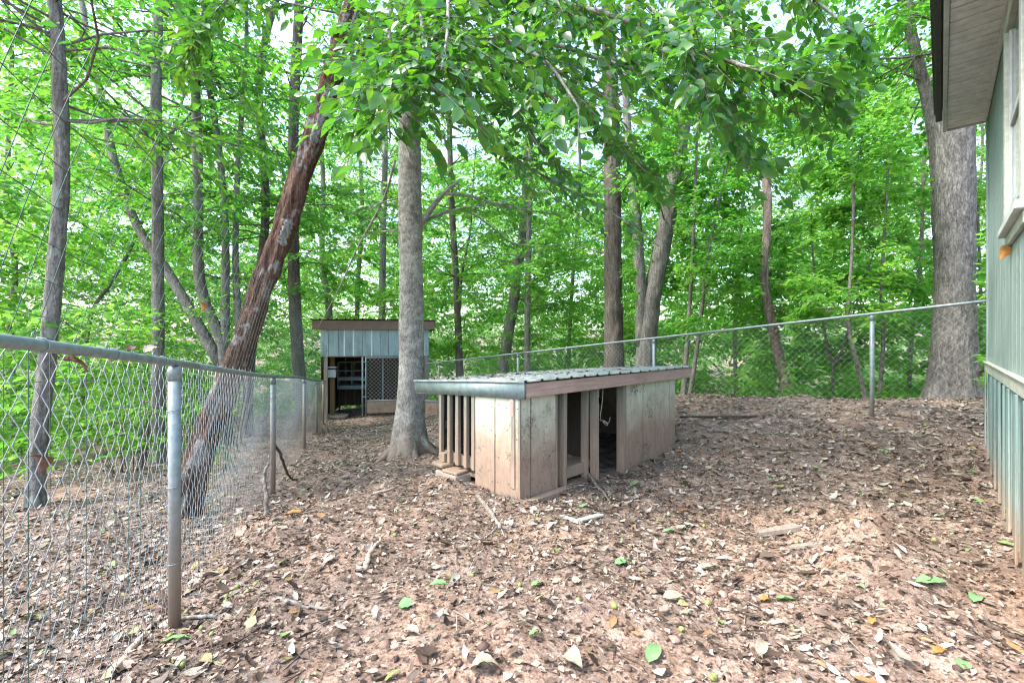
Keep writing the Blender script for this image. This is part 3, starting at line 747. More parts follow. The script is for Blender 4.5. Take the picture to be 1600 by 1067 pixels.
right = thing('chain_link_fence', (4.43, 5.6, .5), 'galvanised chain link fence with sloping rail behind the low shelter', 'fence', 'chain link fences')
RA = FR_A - FR_D * .95; RD = FR_D; RL = 11.0
def rz(s): return 1.77 - (s - .95) * (1.0 / 10.12)
def rp(s, off=0, z=None): return np.array([RA[0] + RD[0] * s - RD[1] * off, RA[1] + RD[1] * s + RD[0] * off, rz(s) if z is None else z])
for a, b in ((-.2, 3.0), (3.0, 7.3), (7.3, RL)):
    mb = MB(); mb.tube([rp(s) for s in np.linspace(a, b, 8)], .0165, 12); mb.build('top_rail', M['galv'], right, True)
for s in (.95, 3.9, 7.25, 10.4):
    p_ = rp(s, 0); post('post', p_[0], p_[1], rz(s) - .032, .024, right)
mb = MB()
def rH(s):
    x, y, z = rp(s); return min(1.36, max(.9, rz(s) - hz(x, y) - .02))
chain_link(mb, rp(-.2, -.022)[:2], RD, RL + .2, lambda s: rz(s - .2), lambda s: rH(s - .2), .042, .0014, wob=.01)
mb.build('wire_mesh', M['wire'], right)
# low boards along the foot of the right fence by the kennel
lb = thing('low_board_wall', (-2.2, 12.6, -.6), 'low mud coloured board wall beside the kennel, behind the grey tree', 'board wall'); lb['kind'] = 'thing'
LF = Frame((-2.42, 12.75), (.96, -.28), (.28, .96))
for a, b in ((0, .62), (.63, 1.3)): board('board', LF, a, b, 0, .03, lambda u, v: -.72, lambda u, v: -.27, M['shack_panel'], lb, .004)
board('rail', LF, -.02, 1.32, -.02, .05, -.268, -.235, M['galv'], lb, .004)

M['wire_clean'] = plain('clean_wire', (.45, .48, .49), (.65, .68, .68), 40, .45, .3, .5)
# gate of the kennel
gate = thing('kennel_gate', KF.p(1.15, -.02, kz), 'chain link gate with kick board in the kennel opening', 'gate')
for a, b in (((1.15, kz + .06), (1.15, .955)), ((1.24, kz + .06), (1.24, .955)), ((KW - .16, kz + .12), (KW - .16, .955))):
    mb = MB(); mb.tube([KF.p(a[0], -.045, a[1]), KF.p(b[0], -.045, b[1])], .024 if a[0] < 1.2 else .018, 10); mb.build('gate_post', M['galv'], gate, True)
for z in (.94, -.30):
    mb = MB(); mb.tube([KF.p(1.24, -.045, z), KF.p(KW - .16, -.045, z)], .016, 8); mb.build('gate_rail', M['galv'], gate, True)
for z in (-.2, .28, .8):
    board('hinge', KF, 1.13, 1.26, -.075, -.04, z, z + .03, M['galv'], gate, .003)
board('kick_board', KF, 1.265, KW - .185, -.05, -.03, -.66, -.32, M['shack_panel'], gate, .004)
mb = MB(); chain_link(mb, KF.p(1.25, -.048, 0)[:2], (.983, .184), KW - .16 - 1.26, lambda s: .945, lambda s: 1.26, .056, .004); mb.build('wire_mesh', M['wire_clean'], gate)

# ------------------------------------------------------------------ foliage
UPV = np.array([0, 0, 1.0])
def unit(v): return v / (np.linalg.norm(v, axis=-1, keepdims=True) + 1e-9)
def allowed(p):
    """keep leaves out of the open yard, the house and the viewer's standing place"""
    x, y, z = p[:, 0], p[:, 1], p[:, 2]
    sr = (x - FR_A[0]) * .731 + (y - FR_A[1]) * .682
    sL = (x - FL_A[0]) * -.945 + (y - FL_A[1]) * -.326
    yard = (sr < .3) & (sL < .25) & (y < 12.5)
    ok = ~(yard & (z < 2.55))
    hu = (x - 4.6) * -.686 + (y - 4.4) * -.727; hv = (x - 4.6) * -.727 + (y - 4.4) * .686
    ok &= ~((hu > -.5) & (hv < .75) & (z < 5.2))
    ok &= ((x / 1.0) ** 2 + y ** 2 + (z - 1.45) ** 2) > 2.6 ** 2
    ok &= ~((x > -5.9) & (x < -2.0) & (y > 12) & (y < 16) & (z < 2.15))
    k = x / np.maximum(y, .1)
    for k0, k1, dm, z0_, z1_ in CLEAR: ok &= ~((k > k0) & (k < k1) & (y < dm) & (z > z0_) & (z < z1_ * y / dm + 1.45 * (1 - y / dm)))
    ok &= z > coarse_h(x, y) + .12
    return ok
# gaps that the lower leaves leave round trunks: sideways extent, reach, heights
CLEAR = [(.87, 1.03, 8.2, -1, 6.6), (.545, .60, 8.6, -1, 4.6), (.20, .245, 11, -1, 5.0), (-.265, -.19, 6.4, -1, 4.3), (.275, .36, 10.4, -1, 4.6)]
class Leaves:
    def __init__(s): s.b = []; s.d = []; s.n = []; s.l = []; s.w = []
    def add(s, b, d, n, l, w):
        k = allowed(b)
        s.b.append(b[k]); s.d.append(d[k]); s.n.append(n[k]); s.l.append(l[k]); s.w.append(w[k])
    def count(s): return sum(len(x) for x in s.b)
    def build(s, name, mat, parent=None, detail=1, base=None):
        b = np.vstack(s.b); d = unit(np.vstack(s.d)); n_ = np.vstack(s.n); l = np.concatenate(s.l)[:, None]; w = np.concatenate(s.w)[:, None]
        side = unit(np.cross(n_, d)); n_ = np.cross(d, side)
        N_ = len(b)
        if detail == 0:
            mid = b + d * l * .45
            v = np.stack([b, mid + side * w * .5 + n_ * w * .12, b + d * l - n_ * l * .12, mid - side * w * .5 + n_ * w * .12], 1)
            o = (np.arange(N_) * 4)[:, None]
            f = np.vstack([o + np.array([[0, 2, 1]]), o + np.array([[0, 3, 2]])])
        elif detail == 1:
            a = b + d * l * .32; c = b + d * l * .68 - n_ * l * .05
            v = np.stack([b, a + side * w * .5 + n_ * w * .13, c + side * w * .38 + n_ * w * .08, b + d * l - n_ * l * .16, c - side * w * .38 + n_ * w * .08, a - side * w * .5 + n_ * w * .13], 1)
            o = (np.arange(N_) * 6)[:, None]
            f = np.vstack([o + np.array([[0, 3, 1]]), o + np.array([[1, 3, 2]]), o + np.array([[0, 5, 3]]), o + np.array([[5, 4, 3]])])
        else:
            cols = []
            for t, ww in ((.0, .0), (.16, .62), (.38, 1.0), (.62, .86), (.82, .48), (1.0, 0.0)):
                c = b + d * l * t - n_ * l * (.20 * t * t)
                if ww == 0: cols.append([c])
                else: cols.append([c + side * w * .5 * ww + n_ * w * .16 * ww, c, c - side * w * .5 * ww + n_ * w * .16 * ww])
            v = np.stack([x for c in cols for x in c], 1); k = v.shape[1]    # 0 | 1 2 3 | 4 5 6 | 7 8 9 | 10 11 12 | 13
            o = (np.arange(N_) * k)[:, None]; fs = []
            tri = [(0, 2, 1), (0, 3, 2), (10, 11, 13), (11, 12, 13)]
            for r in (1, 4, 7):
                tri += [(r, r + 1, r + 3), (r + 1, r + 4, r + 3), (r + 1, r + 2, r + 4), (r + 2, r + 5, r + 4)]
            f = np.vstack([o + np.array([t]) for t in tri])
        return obj(name, v.reshape(-1, 3), [f], mat, parent, False, base)

def foliage(lv, poly, ntw, twl, k, leaf, rng, tmin=.2, droop=.12, tilt=.45, twigs=None, asp=.52):
    """leafy twigs along both sides of a limb, lying in a loose flat layer"""
    poly = np.asarray(poly); n = len(poly)
    t = rng.uniform(tmin, 1, ntw) * (n - 1); i = np.minimum(t.astype(int), n - 2); f = (t - i)[:, None]
    pos = poly[i] * (1 - f) + poly[i + 1] * f; tan = unit(poly[i + 1] - poly[i])
    perp = unit(np.cross(tan, UPV) + 1e-6); sgn = rng.choice([-1.0, 1.0], ntw)[:, None]
    ang = rng.uniform(.3, 1.25, ntw)[:, None]
    td = unit(tan * np.cos(ang) + perp * sgn * np.sin(ang) + UPV * rng.normal(-.03, .22, ntw)[:, None])
    ln = (twl * (1.15 - .5 * t / (n - 1)) * rng.uniform(.6, 1.25, ntw))[:, None]
    tp = unit(np.cross(td, UPV) + 1e-6)
    s = ((np.arange(k) + .6) / k)[None, :, None]
    p = pos[:, None] + td[:, None] * ln[:, None] * s - UPV * (droop * ln[:, None] * s * s)
    alt = np.where((np.arange(k) + rng.integers(0, 2)) % 2 == 0, 1.0, -1.0)[None, :, None]
    ld = td[:, None] * rng.uniform(.35, .9, (ntw, k, 1)) + tp[:, None] * alt * rng.uniform(.4, 1, (ntw, k, 1)) + UPV * rng.normal(-.22, .28, (ntw, k, 1))
    nn = UPV + rng.normal(0, tilt, (ntw, k, 3))
    L = leaf * rng.uniform(.45, 1.22, ntw * k)
    lv.add((p + rng.normal(0, .012, p.shape)).reshape(-1, 3), ld.reshape(-1, 3), nn.reshape(-1, 3), L, L * asp * rng.uniform(.85, 1.15, ntw * k))
    if twigs is not None:
        ok = allowed(pos) & allowed(pos + td * ln)
        for q in np.where(ok)[0]:
            a, b_ = pos[q], pos[q] + td[q] * ln[q] - UPV * droop * ln[q]
            m = (a + b_) / 2 + UPV * droop * ln[q] * .25
            twigs.tube([a, m, b_], [.0045, .003, .0015], 4, cap=False)

def smooth_path(pts, n):
    """Catmull-Rom through pts"""
    pts = np.asarray(pts, float); e = np.vstack([2 * pts[0] - pts[1], pts, 2 * pts[-1] - pts[-2]])
    out = []; m = len(pts) - 1
    for t in np.linspace(0, m, n):
        i = min(int(t), m - 1); f = t - i; p0, p1, p2, p3 = e[i:i + 4]
        out.append(.5 * ((2 * p1) + (-p0 + p2) * f + (2 * p0 - 5 * p1 + 4 * p2 - p3) * f * f + (-p0 + 3 * p1 - 3 * p2 + p3) * f ** 3))
    return np.array(out)
def grow_limb(p0, az, L, rise, rng, n=7, wander=.16):
    d = np.array([math.cos(az), math.sin(az), rise]); d /= np.linalg.norm(d); pts = [np.array(p0)]
    for k in range(n - 1):
        d = unit(d + rng.normal(0, wander, 3) + np.array([0, 0, -.05 * k * .6])); pts.append(pts[-1] + d * L / (n - 1))
    return np.array(pts)

def tree(name, label, path, d, w, bark_m, leaf_m, crown=None, group=None, sides=14, top=None, extend=5.0, flare=.5, depth_lean=0.0,
         stems=(), limbs=(), seed=0, wob=.12, leaf=.11, detail=1, ntw=12, k=11, twl=.75, show_twigs=False, droop=.12, taper=.55, cat='tree', bury=.25, roots=False, ridge=None, rings=None):
    """path: where the trunk is seen, bottom to top; d: how far away it stands; w: its width there in photo pixels"""
    rng = np.random.default_rng(1000 + seed)
    pw = np.array([P(px, py, d + depth_lean * j) for j, (px, py) in enumerate(path)])
    gzb = hz(pw[0][0], pw[0][1])
    base = np.array([pw[0][0], pw[0][1], gzb])
    if pw[0][2] > gzb: pw = np.vstack([[pw[0][0], pw[0][1], gzb], pw]) if pw[0][2] - gzb > .3 else pw
    pw[0][2] = min(pw[0][2], gzb)
    pts = pw
    if extend:
        dr = unit(pts[-1] - pts[-2]); dr = unit(dr + UPV * .5)
        pts = np.vstack([pts, pts[-1] + dr * extend * .5 + rng.normal(0, .12, 3), pts[-1] + dr * extend + rng.normal(0, .25, 3)])
    pts = np.vstack([pts[0] - UPV * bury, pts])
    cl = smooth_path(pts, rings or (46 if sides > 12 else 26))
    r0 = w * d / FPX / 2 / math.sqrt(1 + ((path[len(path) // 2][0] - 800) / FPX) ** 2)
    tt = np.linspace(0, 1, len(cl)); rad = r0 * (1.08 - taper * tt)
    if top == 'tip': rad = r0 * (1.08 - 1.0 * tt)
    t_ = thing(name, base, label, cat, group)
    mb = MB(); mb.tube(cl, rad, sides, True, wob, seed, flare, 5, bury, ridge)
    for (sp_path, sw, sdl) in stems:
        sp_ = np.array([P(px, py, d + sdl * j) for j, (px, py) in enumerate(sp_path)])
        if extend:
            dr = unit(unit(sp_[-1] - sp_[-2]) + UPV * .3); sp_ = np.vstack([sp_, sp_[-1] + dr * 2.0 + rng.normal(0, .1, 3)])
        sr = sw * r0 / w; c2 = smooth_path(sp_, 24); mb.tube(c2, sr * np.linspace(1.1, .5, 24), max(8, sides - 4), True, wob * .7, seed + 5)
    if roots:
        for az, L_, rr_ in ((-2.75, .50, .06), (-2.1, .24, .085), (-1.25, .25, .10), (-.35, .42, .07), (.6, .45, .06), (1.7, .4, .06), (2.9, .6, .055)):
            ps = []
            for u_ in np.linspace(0, 1, 7):
                rr2 = r0 * .55 + L_ * u_; x_ = base[0] + math.cos(az + .25 * u_) * rr2; y_ = base[1] + math.sin(az + .25 * u_) * rr2
                ps.append((x_, y_, hz(x_, y_) + .34 * (1 - u_) ** 2.2 - .05 * u_))
            mb.tube(smooth_path(ps, 16), np.linspace(rr_, rr_ * .3, 16), 12, True, .25, seed + int(az * 7) % 9)
    lv = Leaves(); tw = MB() if show_twigs else None
    for (lpts, lr, ntw2, leaf2, k2, twl2) in limbs:
        c2 = smooth_path(lpts, 14); mb.tube(c2, np.linspace(lr, lr * .28, 14), 7, True, .1, seed + 9)
        if ntw2: foliage(lv, c2, int(ntw2 * 3.2) if leaf2 >= .12 else ntw2, twl2 * (1.9 if leaf2 >= .12 else 1), k2, leaf2 * (.95 if leaf2 >= .12 else 1), rng, .05, droop, .6, tw)
    if crown:
        z0, z1, nl, L = crown; z1 = min(z1, 1.45 + .80 * d + .8); nl = int(nl * 1.2); ntw = int(ntw * 1.6)
        for q in range(nl):
            zz = rng.uniform(z0, z1); idx = int(np.argmin(abs(cl[:, 2] - zz)))
            az = q * 2.399 + rng.normal(0, .4); LL_ = L * rng.uniform(.6, 1.25) * (1.0 - .35 * (zz - z0) / (z1 - z0 + .01))
            lp_ = grow_limb(cl[idx], az, LL_, rng.uniform(.0, .55), rng)
            if allowed(lp_[3:4])[0] and allowed(lp_[-1:])[0]:
                mb.tube(lp_, np.linspace(min(rad[idx] * .26, .02), .004, len(lp_)), 5, False)
            foliage(lv, lp_, ntw, twl, k, leaf, rng, .22, droop, .5, tw)
    mb.build('trunk', M[bark_m], t_, True)
    if lv.count(): lv.build('crown', M[leaf_m], t_, detail if d < 12 or detail > 1 else 0)
    if tw is not None and tw.n: tw.build('twigs', M['thin_bark'], t_)['kind'] = 'stuff'
    return t_

# --- the grey tree in the yard, with boughs that reach over the viewer
def B(px, py, d): return P(px, py, d)
bl = [
    # pts, radius, twigs, leaf length, leaves per twig, twig length
    ([B(640, 90, 6.3), B(640, 60, 5.2), B(630, 80, 4.2), B(625, 150, 3.3)], .035, 26, .145, 9, .55),
    ([B(640, 40, 6.3), B(615, 30, 5.0), B(605, 90, 4.1), B(600, 190, 3.5)], .03, 9, .14, 8, .4),
    ([B(640, 120, 6.3), B(690, 80, 5.4), B(770, 60, 4.6), B(850, 95, 3.9), B(905, 170, 3.4)], .035, 26, .14, 9, .6),
    ([B(645, 60, 6.3), B(760, 5, 5.4), B(900, 10, 4.4), B(1050, 60, 3.7), B(1180, 110, 3.3), B(1300, 125, 3.1)], .035, 40, .13, 9, .55),
    ([B(645, 100, 6.3), B(800, 60, 5.6), B(960, 100, 4.8), B(1090, 150, 4.3), B(1170, 235, 4.0)], .03, 28, .13, 9, .6),
    ([B(650, 175, 6.35), B(730, 182, 6.2), B(800, 245, 6.0), B(880, 292, 5.8), B(960, 335, 5.6), B(1030, 385, 5.4)], .026, 24, .12, 9, .55),
    ([B(650, 20, 6.3), B(740, -70, 5.6), B(830, -60, 4.6), B(880, 20, 3.8)], .03, 24, .14, 9, .6),
    ([B(645, -20, 6.3), B(900, -120, 5.4), B(1050, -60, 4.5), B(1130, 30, 4.0)], .03, 26, .13, 9, .6),
    ([B(620, -20, 6.3), B(480, -60, 5.6), B(380, -20, 5.0), B(300, 60, 4.7)], .03, 26, .13, 9, .6),
    ([B(660, 0, 6.3), B(720, 60, 5.8), B(780, 140, 5.2), B(850, 240, 4.8)], .022, 20, .125, 9, .5),
    ([B(640, 20, 6.3), B(690, -30, 4.8), B(700, 30, 3.8), B(690, 110, 3.2)], .028, 22, .14, 9, .5),
    ([B(645, 0, 6.3), B(760, -60, 4.8), B(960, -20, 4.0), B(1060, 60, 3.5), B(1110, 150, 3.3)], .028, 26, .13, 9, .55),
    ([B(645, 80, 6.3), B(760, 90, 5.6), B(860, 150, 5.0), B(950, 210, 4.6), B(1010, 270, 4.3)], .024, 24, .125, 9, .5),
    ([B(650, -40, 6.3), B(900, -160, 5.2), B(1130, -90, 4.4), B(1260, -10, 4.0), B(1340, 60, 3.8)], .028, 30, .13, 9, .55),
    ([B(640, 60, 6.3), B(655, 20, 4.6), B(660, 60, 3.6), B(668, 140, 3.1)], .026, 18, .145, 9, .45),
    ([B(640, 110, 6.3), B(610, 70, 5.0), B(600, 110, 4.0), B(610, 215, 3.4)], .026, 16, .145, 9, .45),
    ([B(656, 352, 6.35), B(680, 318, 6.4), B(700, 296, 6.4), B(717, 284, 6.4)], .048, 0, .1, 6, .4),
    ([B(690, 303, 6.4), B(735, 306, 6.5), B(785, 322, 6.7), B(835, 330, 7.0), B(880, 337, 7.2)], .024, 8, .11, 8, .5),
    ([B(657, 350, 6.35), B(700, 330, 6.6), B(735, 332, 6.9), B(775, 360, 7.2), B(805, 382, 7.6), B(860, 384, 8.0), B(940, 372, 8.4)], .022, 16, .11, 9, .55),
    ([B(657, 346, 6.35), B(720, 326, 7.0), B(790, 314, 7.6), B(860, 295, 8.2)], .018, 12, .11, 9, .5),
    ([B(617, 250, 6.35), B(600, 310, 6.6), B(560, 385, 6.9), B(530, 450, 7.2), B(497, 512, 7.5)], .02, 7, .10, 7, .5),
    ([B(620, 360, 6.35), B(580, 365, 6.8), B(520, 385, 7.2), B(470, 405, 7.6)], .012, 12, .10, 8, .5),
    ([B(622, 310, 6.35), B(570, 325, 6.1), B(520, 345, 5.8)], .012, 6, .10, 7, .4),
]
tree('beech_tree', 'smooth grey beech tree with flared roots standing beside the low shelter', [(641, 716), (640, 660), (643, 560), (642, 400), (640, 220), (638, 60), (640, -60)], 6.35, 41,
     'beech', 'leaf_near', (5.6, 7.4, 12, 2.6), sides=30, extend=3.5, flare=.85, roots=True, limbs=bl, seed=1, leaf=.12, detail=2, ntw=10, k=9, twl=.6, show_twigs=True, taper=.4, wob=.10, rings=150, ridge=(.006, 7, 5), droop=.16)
# --- leaning dead trunk
dt = tree('dead_tree', 'leaning reddish dead trunk with peeling bark behind the chain link fence', [(292, 805), (318, 700), (372, 560), (420, 420), (462, 300), (510, 150), (556, 0), (572, -60)], 4.17, 37,
     'dead_bark', 'leaf_near', None, sides=56, extend=1.2, flare=.12, depth_lean=.12, seed=2, wob=.30, taper=.22, ridge=(.036, 13, 2.0), rings=220)
# plates of old grey bark still clinging to the dead trunk
dpw = np.array([P(px, py, 4.17 + .12 * j) for j, (px, py) in enumerate([(292, 805), (318, 700), (372, 560), (420, 420), (462, 300), (510, 150), (556, 0), (572, -60)])])
dcl = smooth_path(dpw, 300)
M['bark_plate'] = bark('grey_bark_plate', (.09, .085, .078), (.22, .215, .20), (.40, .395, .37), 40, 14, 1.2, .02)
rp_ = np.random.default_rng(4)
for (t0, t1, ph, wd) in ((.64, .72, .15, .5), (.735, .765, .5, .3), (.47, .52, .3, .5), (.80, .85, .5, .35)):
    ni, nj = 16, 9; V = []
    for i_ in range(ni):
        t = t0 + (t1 - t0) * i_ / (ni - 1); k_ = min(int(t * 299), 297); c_ = dcl[k_] + (dcl[k_ + 1] - dcl[k_]) * (t * 299 - k_)
        ax = unit(dcl[k_ + 1] - dcl[k_]); toc = unit(CAM - c_); toc = unit(toc - ax * np.dot(toc, ax)); sd_ = np.cross(ax, toc)
        e0, e1 = rp_.uniform(.55, 1.1, 2) * wd * (1 if 0 < i_ < ni - 1 else .5)
        for j_ in range(nj):
            a_ = ph - e0 + (e0 + e1) * j_ / (nj - 1); r_ = .109 * (1.10 - .2 * t) * 1.13 + rp_.uniform(-.006, .006) - (.012 if j_ in (0, nj - 1) or i_ in (0, ni - 1) else 0)
            V.append(c_ + r_ * (math.cos(a_) * toc + math.sin(a_) * sd_))
    V = np.array(V); n_v = len(V); cc = dcl[int((t0 + t1) / 2 * 299)]
    q_ = np.array([(i_ * nj + j_, i_ * nj + j_ + 1, (i_ + 1) * nj + j_ + 1, (i_ + 1) * nj + j_) for i_ in range(ni - 1) for j_ in range(nj - 1)])
    V2 = np.vstack([V, V + unit(cc - CAM) * .03]); obj('bark_plate', V2, [np.vstack([q_, q_[:, ::-1] + n_v])], M['bark_plate'], dt)
# --- the other trees, each where it stands
tree('tall_tree', 'slightly bent grey trunk nearest the front end of the fence', [(55, 775), (60, 690), (74, 560), (88, 400), (97, 260), (93, 130), (85, 0)], 4.83, 30, 'grey_bark', 'leaf_mid', (3.7, 8.0, 24, 2.6), seed=3, sides=40, ridge=(.009, 15, 3.0), rings=170, leaf=.11, ntw=9, extend=4, show_twigs=True, taper=.35)
tree('tall_tree', 'straight knobbly trunk seen just beyond the nearest fence post', [(250, 718), (247, 600), (247, 480), (246, 300), (244, 120), (248, 0)], 7.5, 23, 'grey_bark', 'leaf_mid', (4.2, 10, 26, 2.8), seed=4, sides=36, ridge=(.010, 11, 4.0), rings=150, leaf=.11, ntw=11, extend=4)
tree('multi_stem_tree', 'many stemmed tree with one long branch sweeping up leftward', [(352, 640), (350, 560), (345, 530), (312, 440), (310, 300), (306, 150), (300, 20)], 9.0, 22, 'grey_bark', 'leaf_mid', (2.6, 10, 34, 3.0), seed=5, sides=14,
     stems=[([(345, 570), (300, 490), (262, 425), (215, 355), (178, 250), (158, 150), (140, 80)], 19, .06), ([(352, 560), (352, 470), (352, 360), (343, 240), (322, 100), (318, 0)], 15, .05), ([(356, 580), (372, 520), (368, 400), (372, 250), (385, 90)], 13, .1), ([(360, 570), (400, 490), (425, 420)], 9, .2)], leaf=.115, ntw=13, extend=3)
tree('tall_tree', 'straight brown trunk between the leaning dead trunk and the kennel', [(471, 625), (463, 520), (458, 370), (459, 180), (468, 0)], 11, 23, 'brown_bark', 'leaf_mid', (3.2, 12, 34, 3.2), seed=6, leaf=.115, ntw=13)
tree('small_tree', 'short trunk half hidden behind the leaning dead trunk', [(386, 660), (388, 600), (396, 520), (410, 400), (415, 300)], 10, 20, 'brown_bark', 'leaf_mid', (1.8, 7, 20, 2.4), seed=7, leaf=.11)
tree('thin_tree', 'thin pale trunk rising straight behind the kennel roof', [(597, 600), (597, 480), (599, 350), (602, 220)], 17, 13, 'grey_bark', 'leaf_yellow', (2.0, 12, 30, 3.0), seed=8, leaf=.12, sides=10)
tree('thin_tree', 'crooked thin trunk behind the upper corner of the kennel', [(512, 590), (514, 480), (506, 430), (503, 380)], 18, 13, 'grey_bark', 'leaf_yellow', (1.5, 11, 28, 3.0), seed=9, leaf=.12, sides=10)
tree('thin_tree', 'slender dark trunk rising beyond the low shelter beside the grey beech', [(719, 600), (716, 520), (712, 430), (706, 330), (704, 270), (700, 150)], 14, 12.5, 'brown_bark', 'leaf_mid', (1.8, 10, 26, 2.8), seed=10, leaf=.115, sides=10, stems=[([(717, 500), (722, 430), (735, 360), (737, 320)], 4, 0)])
tree('leaning_tree', 'leaning trunk behind the fence, to the side of a straight slim one', [(784, 600), (793, 530), (804, 460), (812, 400), (820, 330)], 15, 19, 'grey_bark', 'leaf_yellow', (1.8, 10, 28, 3.0), seed=11, leaf=.12, sides=12)
tree('thin_tree', 'straight slim trunk behind the middle of the low shelter', [(824, 600), (824, 500), (826, 380), (829, 250), (830, 120)], 13, 11, 'grey_bark', 'leaf_mid', (2.2, 10, 26, 2.8), seed=12, leaf=.115, sides=10)
tree('tall_tree', 'thick dark furrowed trunk behind the low shelter roof', [(958, 610), (959, 540), (958, 440), (957, 300), (954, 150), (950, 0)], 11, 31, 'brown_bark', 'leaf_mid', (3.4, 12, 30, 3.2), seed=13, sides=48, ridge=(.022, 17, 1.8), rings=160, leaf=.115, ntw=12, flare=.3)
tree('forked_tree', 'thick hollow trunk forking into two stems behind the shelter', [(1009, 612), (1010, 540), (1018, 470), (1030, 410), (1045, 330), (1060, 245), (1075, 140)], 10.5, 33, 'grey_bark', 'leaf_mid', (3.0, 11, 30, 3.0), seed=14, sides=40, ridge=(.018, 13, 1.8), rings=140, leaf=.115, ntw=12, flare=.3, stems=[([(1002, 540), (1001, 450), (994, 340), (984, 240), (978, 140)], 18, 0)])
tree('snag', 'bent bare broken trunk leaning by the sloping fence rail', [(1234, 628), (1224, 585), (1211, 530), (1196, 460), (1193, 420), (1199, 350), (1197, 272)], 8.6, 16, 'snag', 'leaf_mid', None, seed=15, sides=32, ridge=(.012, 7, 2.5), rings=110, extend=0, flare=1.0, taper=.25, wob=.2, stems=())
tree('sapling', 'bowed sapling leaning past the metal post of the sloping fence', [(1354, 612), (1337, 560), (1325, 500), (1331, 400), (1334, 270), (1331, 180)], 7.6, 9.5, 'thin_bark', 'leaf_yellow', (1.5, 5.5, 26, 1.7), seed=16, sides=10, leaf=.105, ntw=11, twl=.6, top='tip', extend=1.5, flare=.2)
tree('sapling', 'straight thin sapling standing between the fence post and the huge trunk', [(1372, 612), (1380, 540), (1378, 440), (1386, 300), (1396, 150)], 7.9, 9, 'thin_bark', 'leaf_yellow', (1.5, 5.8, 26, 1.7), seed=17, sides=10, leaf=.105, ntw=11, twl=.6, top='tip', extend=1.5, flare=.2)
tree('sapling', 'slim sapling just past the shelter roof end, nearer the forked trunk', [(1068, 612), (1074, 530), (1080, 440), (1086, 300), (1090, 200)], 9, 9, 'thin_bark', 'leaf_mid', (1.3, 6, 24, 1.9), seed=18, sides=10, leaf=.105, twl=.6, top='tip', extend=1.5)
tree('sapling', 'slim leaning sapling just past the shelter roof end, nearer the broken trunk', [(1078, 612), (1095, 500), (1103, 420), (1120, 330), (1140, 240)], 9.4, 8, 'thin_bark', 'leaf_yellow', (1.3, 6, 22, 1.9), seed=19, sides=10, leaf=.105, twl=.6, top='tip', extend=1.5)
tree('sapling', 'forked little sapling between the broken trunk and the fence post', [(1300, 618), (1302, 575), (1293, 540), (1280, 470), (1270, 400), (1268, 330)], 9.2, 7.5, 'thin_bark', 'leaf_mid', (.8, 5, 24, 1.8), seed=20, sides=8, leaf=.105, twl=.6, top='tip', extend=1.2, stems=[([(1301, 572), (1316, 545), (1330, 500)], 5, 0)])
tree('oak_tree', 'huge grey oak trunk with flared foot beside the house', [(1488, 622), (1489, 560), (1491, 470), (1492, 340), (1493, 190), (1495, 40)], 7.4, 66, 'oak', 'leaf_mid', (6.0, 11, 22, 3.4), seed=21, sides=90, leaf=.12, flare=.75, taper=.2, wob=.07, ridge=(.022, 34, 5.0), rings=260)
tree('tall_tree', 'slimmer pale trunk rising close behind the huge oak and bending away', [(1476, 600), (1473, 480), (1466, 330), (1459, 210), (1440, 120), (1421, 40), (1415, -20)], 8.4, 26, 'oak', 'leaf_mid', (5.0, 11, 24, 3.0), seed=22, sides=40, ridge=(.012, 15, 5), rings=150, leaf=.115)
for q, (pp, dd, ww, lab) in enumerate((
        ([(22, 640), (16, 520), (24, 420), (10, 330), (14, 200)], 13, 14, 'pale forked trunk in the haze at the very edge beyond the fence'),
        ([(128, 640), (140, 500), (175, 440), (208, 380)], 14, 9, 'thin leaning trunk beyond the fence, behind the bent grey trunk'),
        ([(560, 600), (558, 470), (566, 330), (560, 200)], 20, 9, 'distant thin trunk glimpsed over the kennel roof beside the grey beech'),
        ([(888, 600), (890, 520), (896, 420), (905, 300)], 19, 7, 'distant thin trunk between the slim trunk and the thick furrowed one'),
        ([(1150, 610), (1148, 520), (1152, 420), (1160, 320)], 15, 8, 'thin straight trunk beyond the broken trunk, nearer the shelter'),
        ([(1420, 615), (1425, 520), (1436, 440), (1440, 380)], 12, 9, 'thin leaning trunk just in front of the huge oak, in the woods behind'),
        ([(1531, 600), (1533, 470), (1528, 330), (1535, 240)], 12, 7, 'thin trunk seen through the gap between the oak and the house'))):
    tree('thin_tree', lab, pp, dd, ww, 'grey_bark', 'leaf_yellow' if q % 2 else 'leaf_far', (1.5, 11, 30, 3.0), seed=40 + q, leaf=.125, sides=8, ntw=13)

# --- the wood beyond, too dense to count
rng = np.random.default_rng(5)
def woods(name, label, n, d0, d1, z0, z1, leaf, mat, ntw, k, L, azr=(-58, 62), cat='woods', rel=False, pw=1.0, sparse=None, seed=0):
    rng = np.random.default_rng(seed)
    lv = Leaves()
    for q in range(n):
        az = R(rng.uniform(*azr)); dd = d0 + (d1 - d0) * rng.uniform() ** pw
        x, y = dd * math.sin(az), dd * math.cos(az)
        sr = (x - FR_A[0]) * .731 + (y - FR_A[1]) * .682; sL = (x - FL_A[0]) * -.945 + (y - FL_A[1]) * -.326
        if sr < 1.6 and sL < 1.4 and y < 15.5: continue
        g_ = hz(x, y); z = (g_ if rel else max(g_, -2.5)) + z0 + (z1 - z0) * rng.uniform()
        if z > 1.45 + .80 * dd + 1.0: continue
        if sparse and rng.uniform() < sparse(x, y, z, dd): continue
        lp_ = grow_limb((x, y, z), rng.uniform(0, 6.28), L * rng.uniform(.6, 1.3), rng.uniform(-.1, .4), rng)
        foliage(lv, lp_, ntw, L * .42, k, leaf, rng, .0, .15, .6)
    o = lv.build(name, M[mat], None, 0)
    return tag(o, label, cat, kind='stuff')
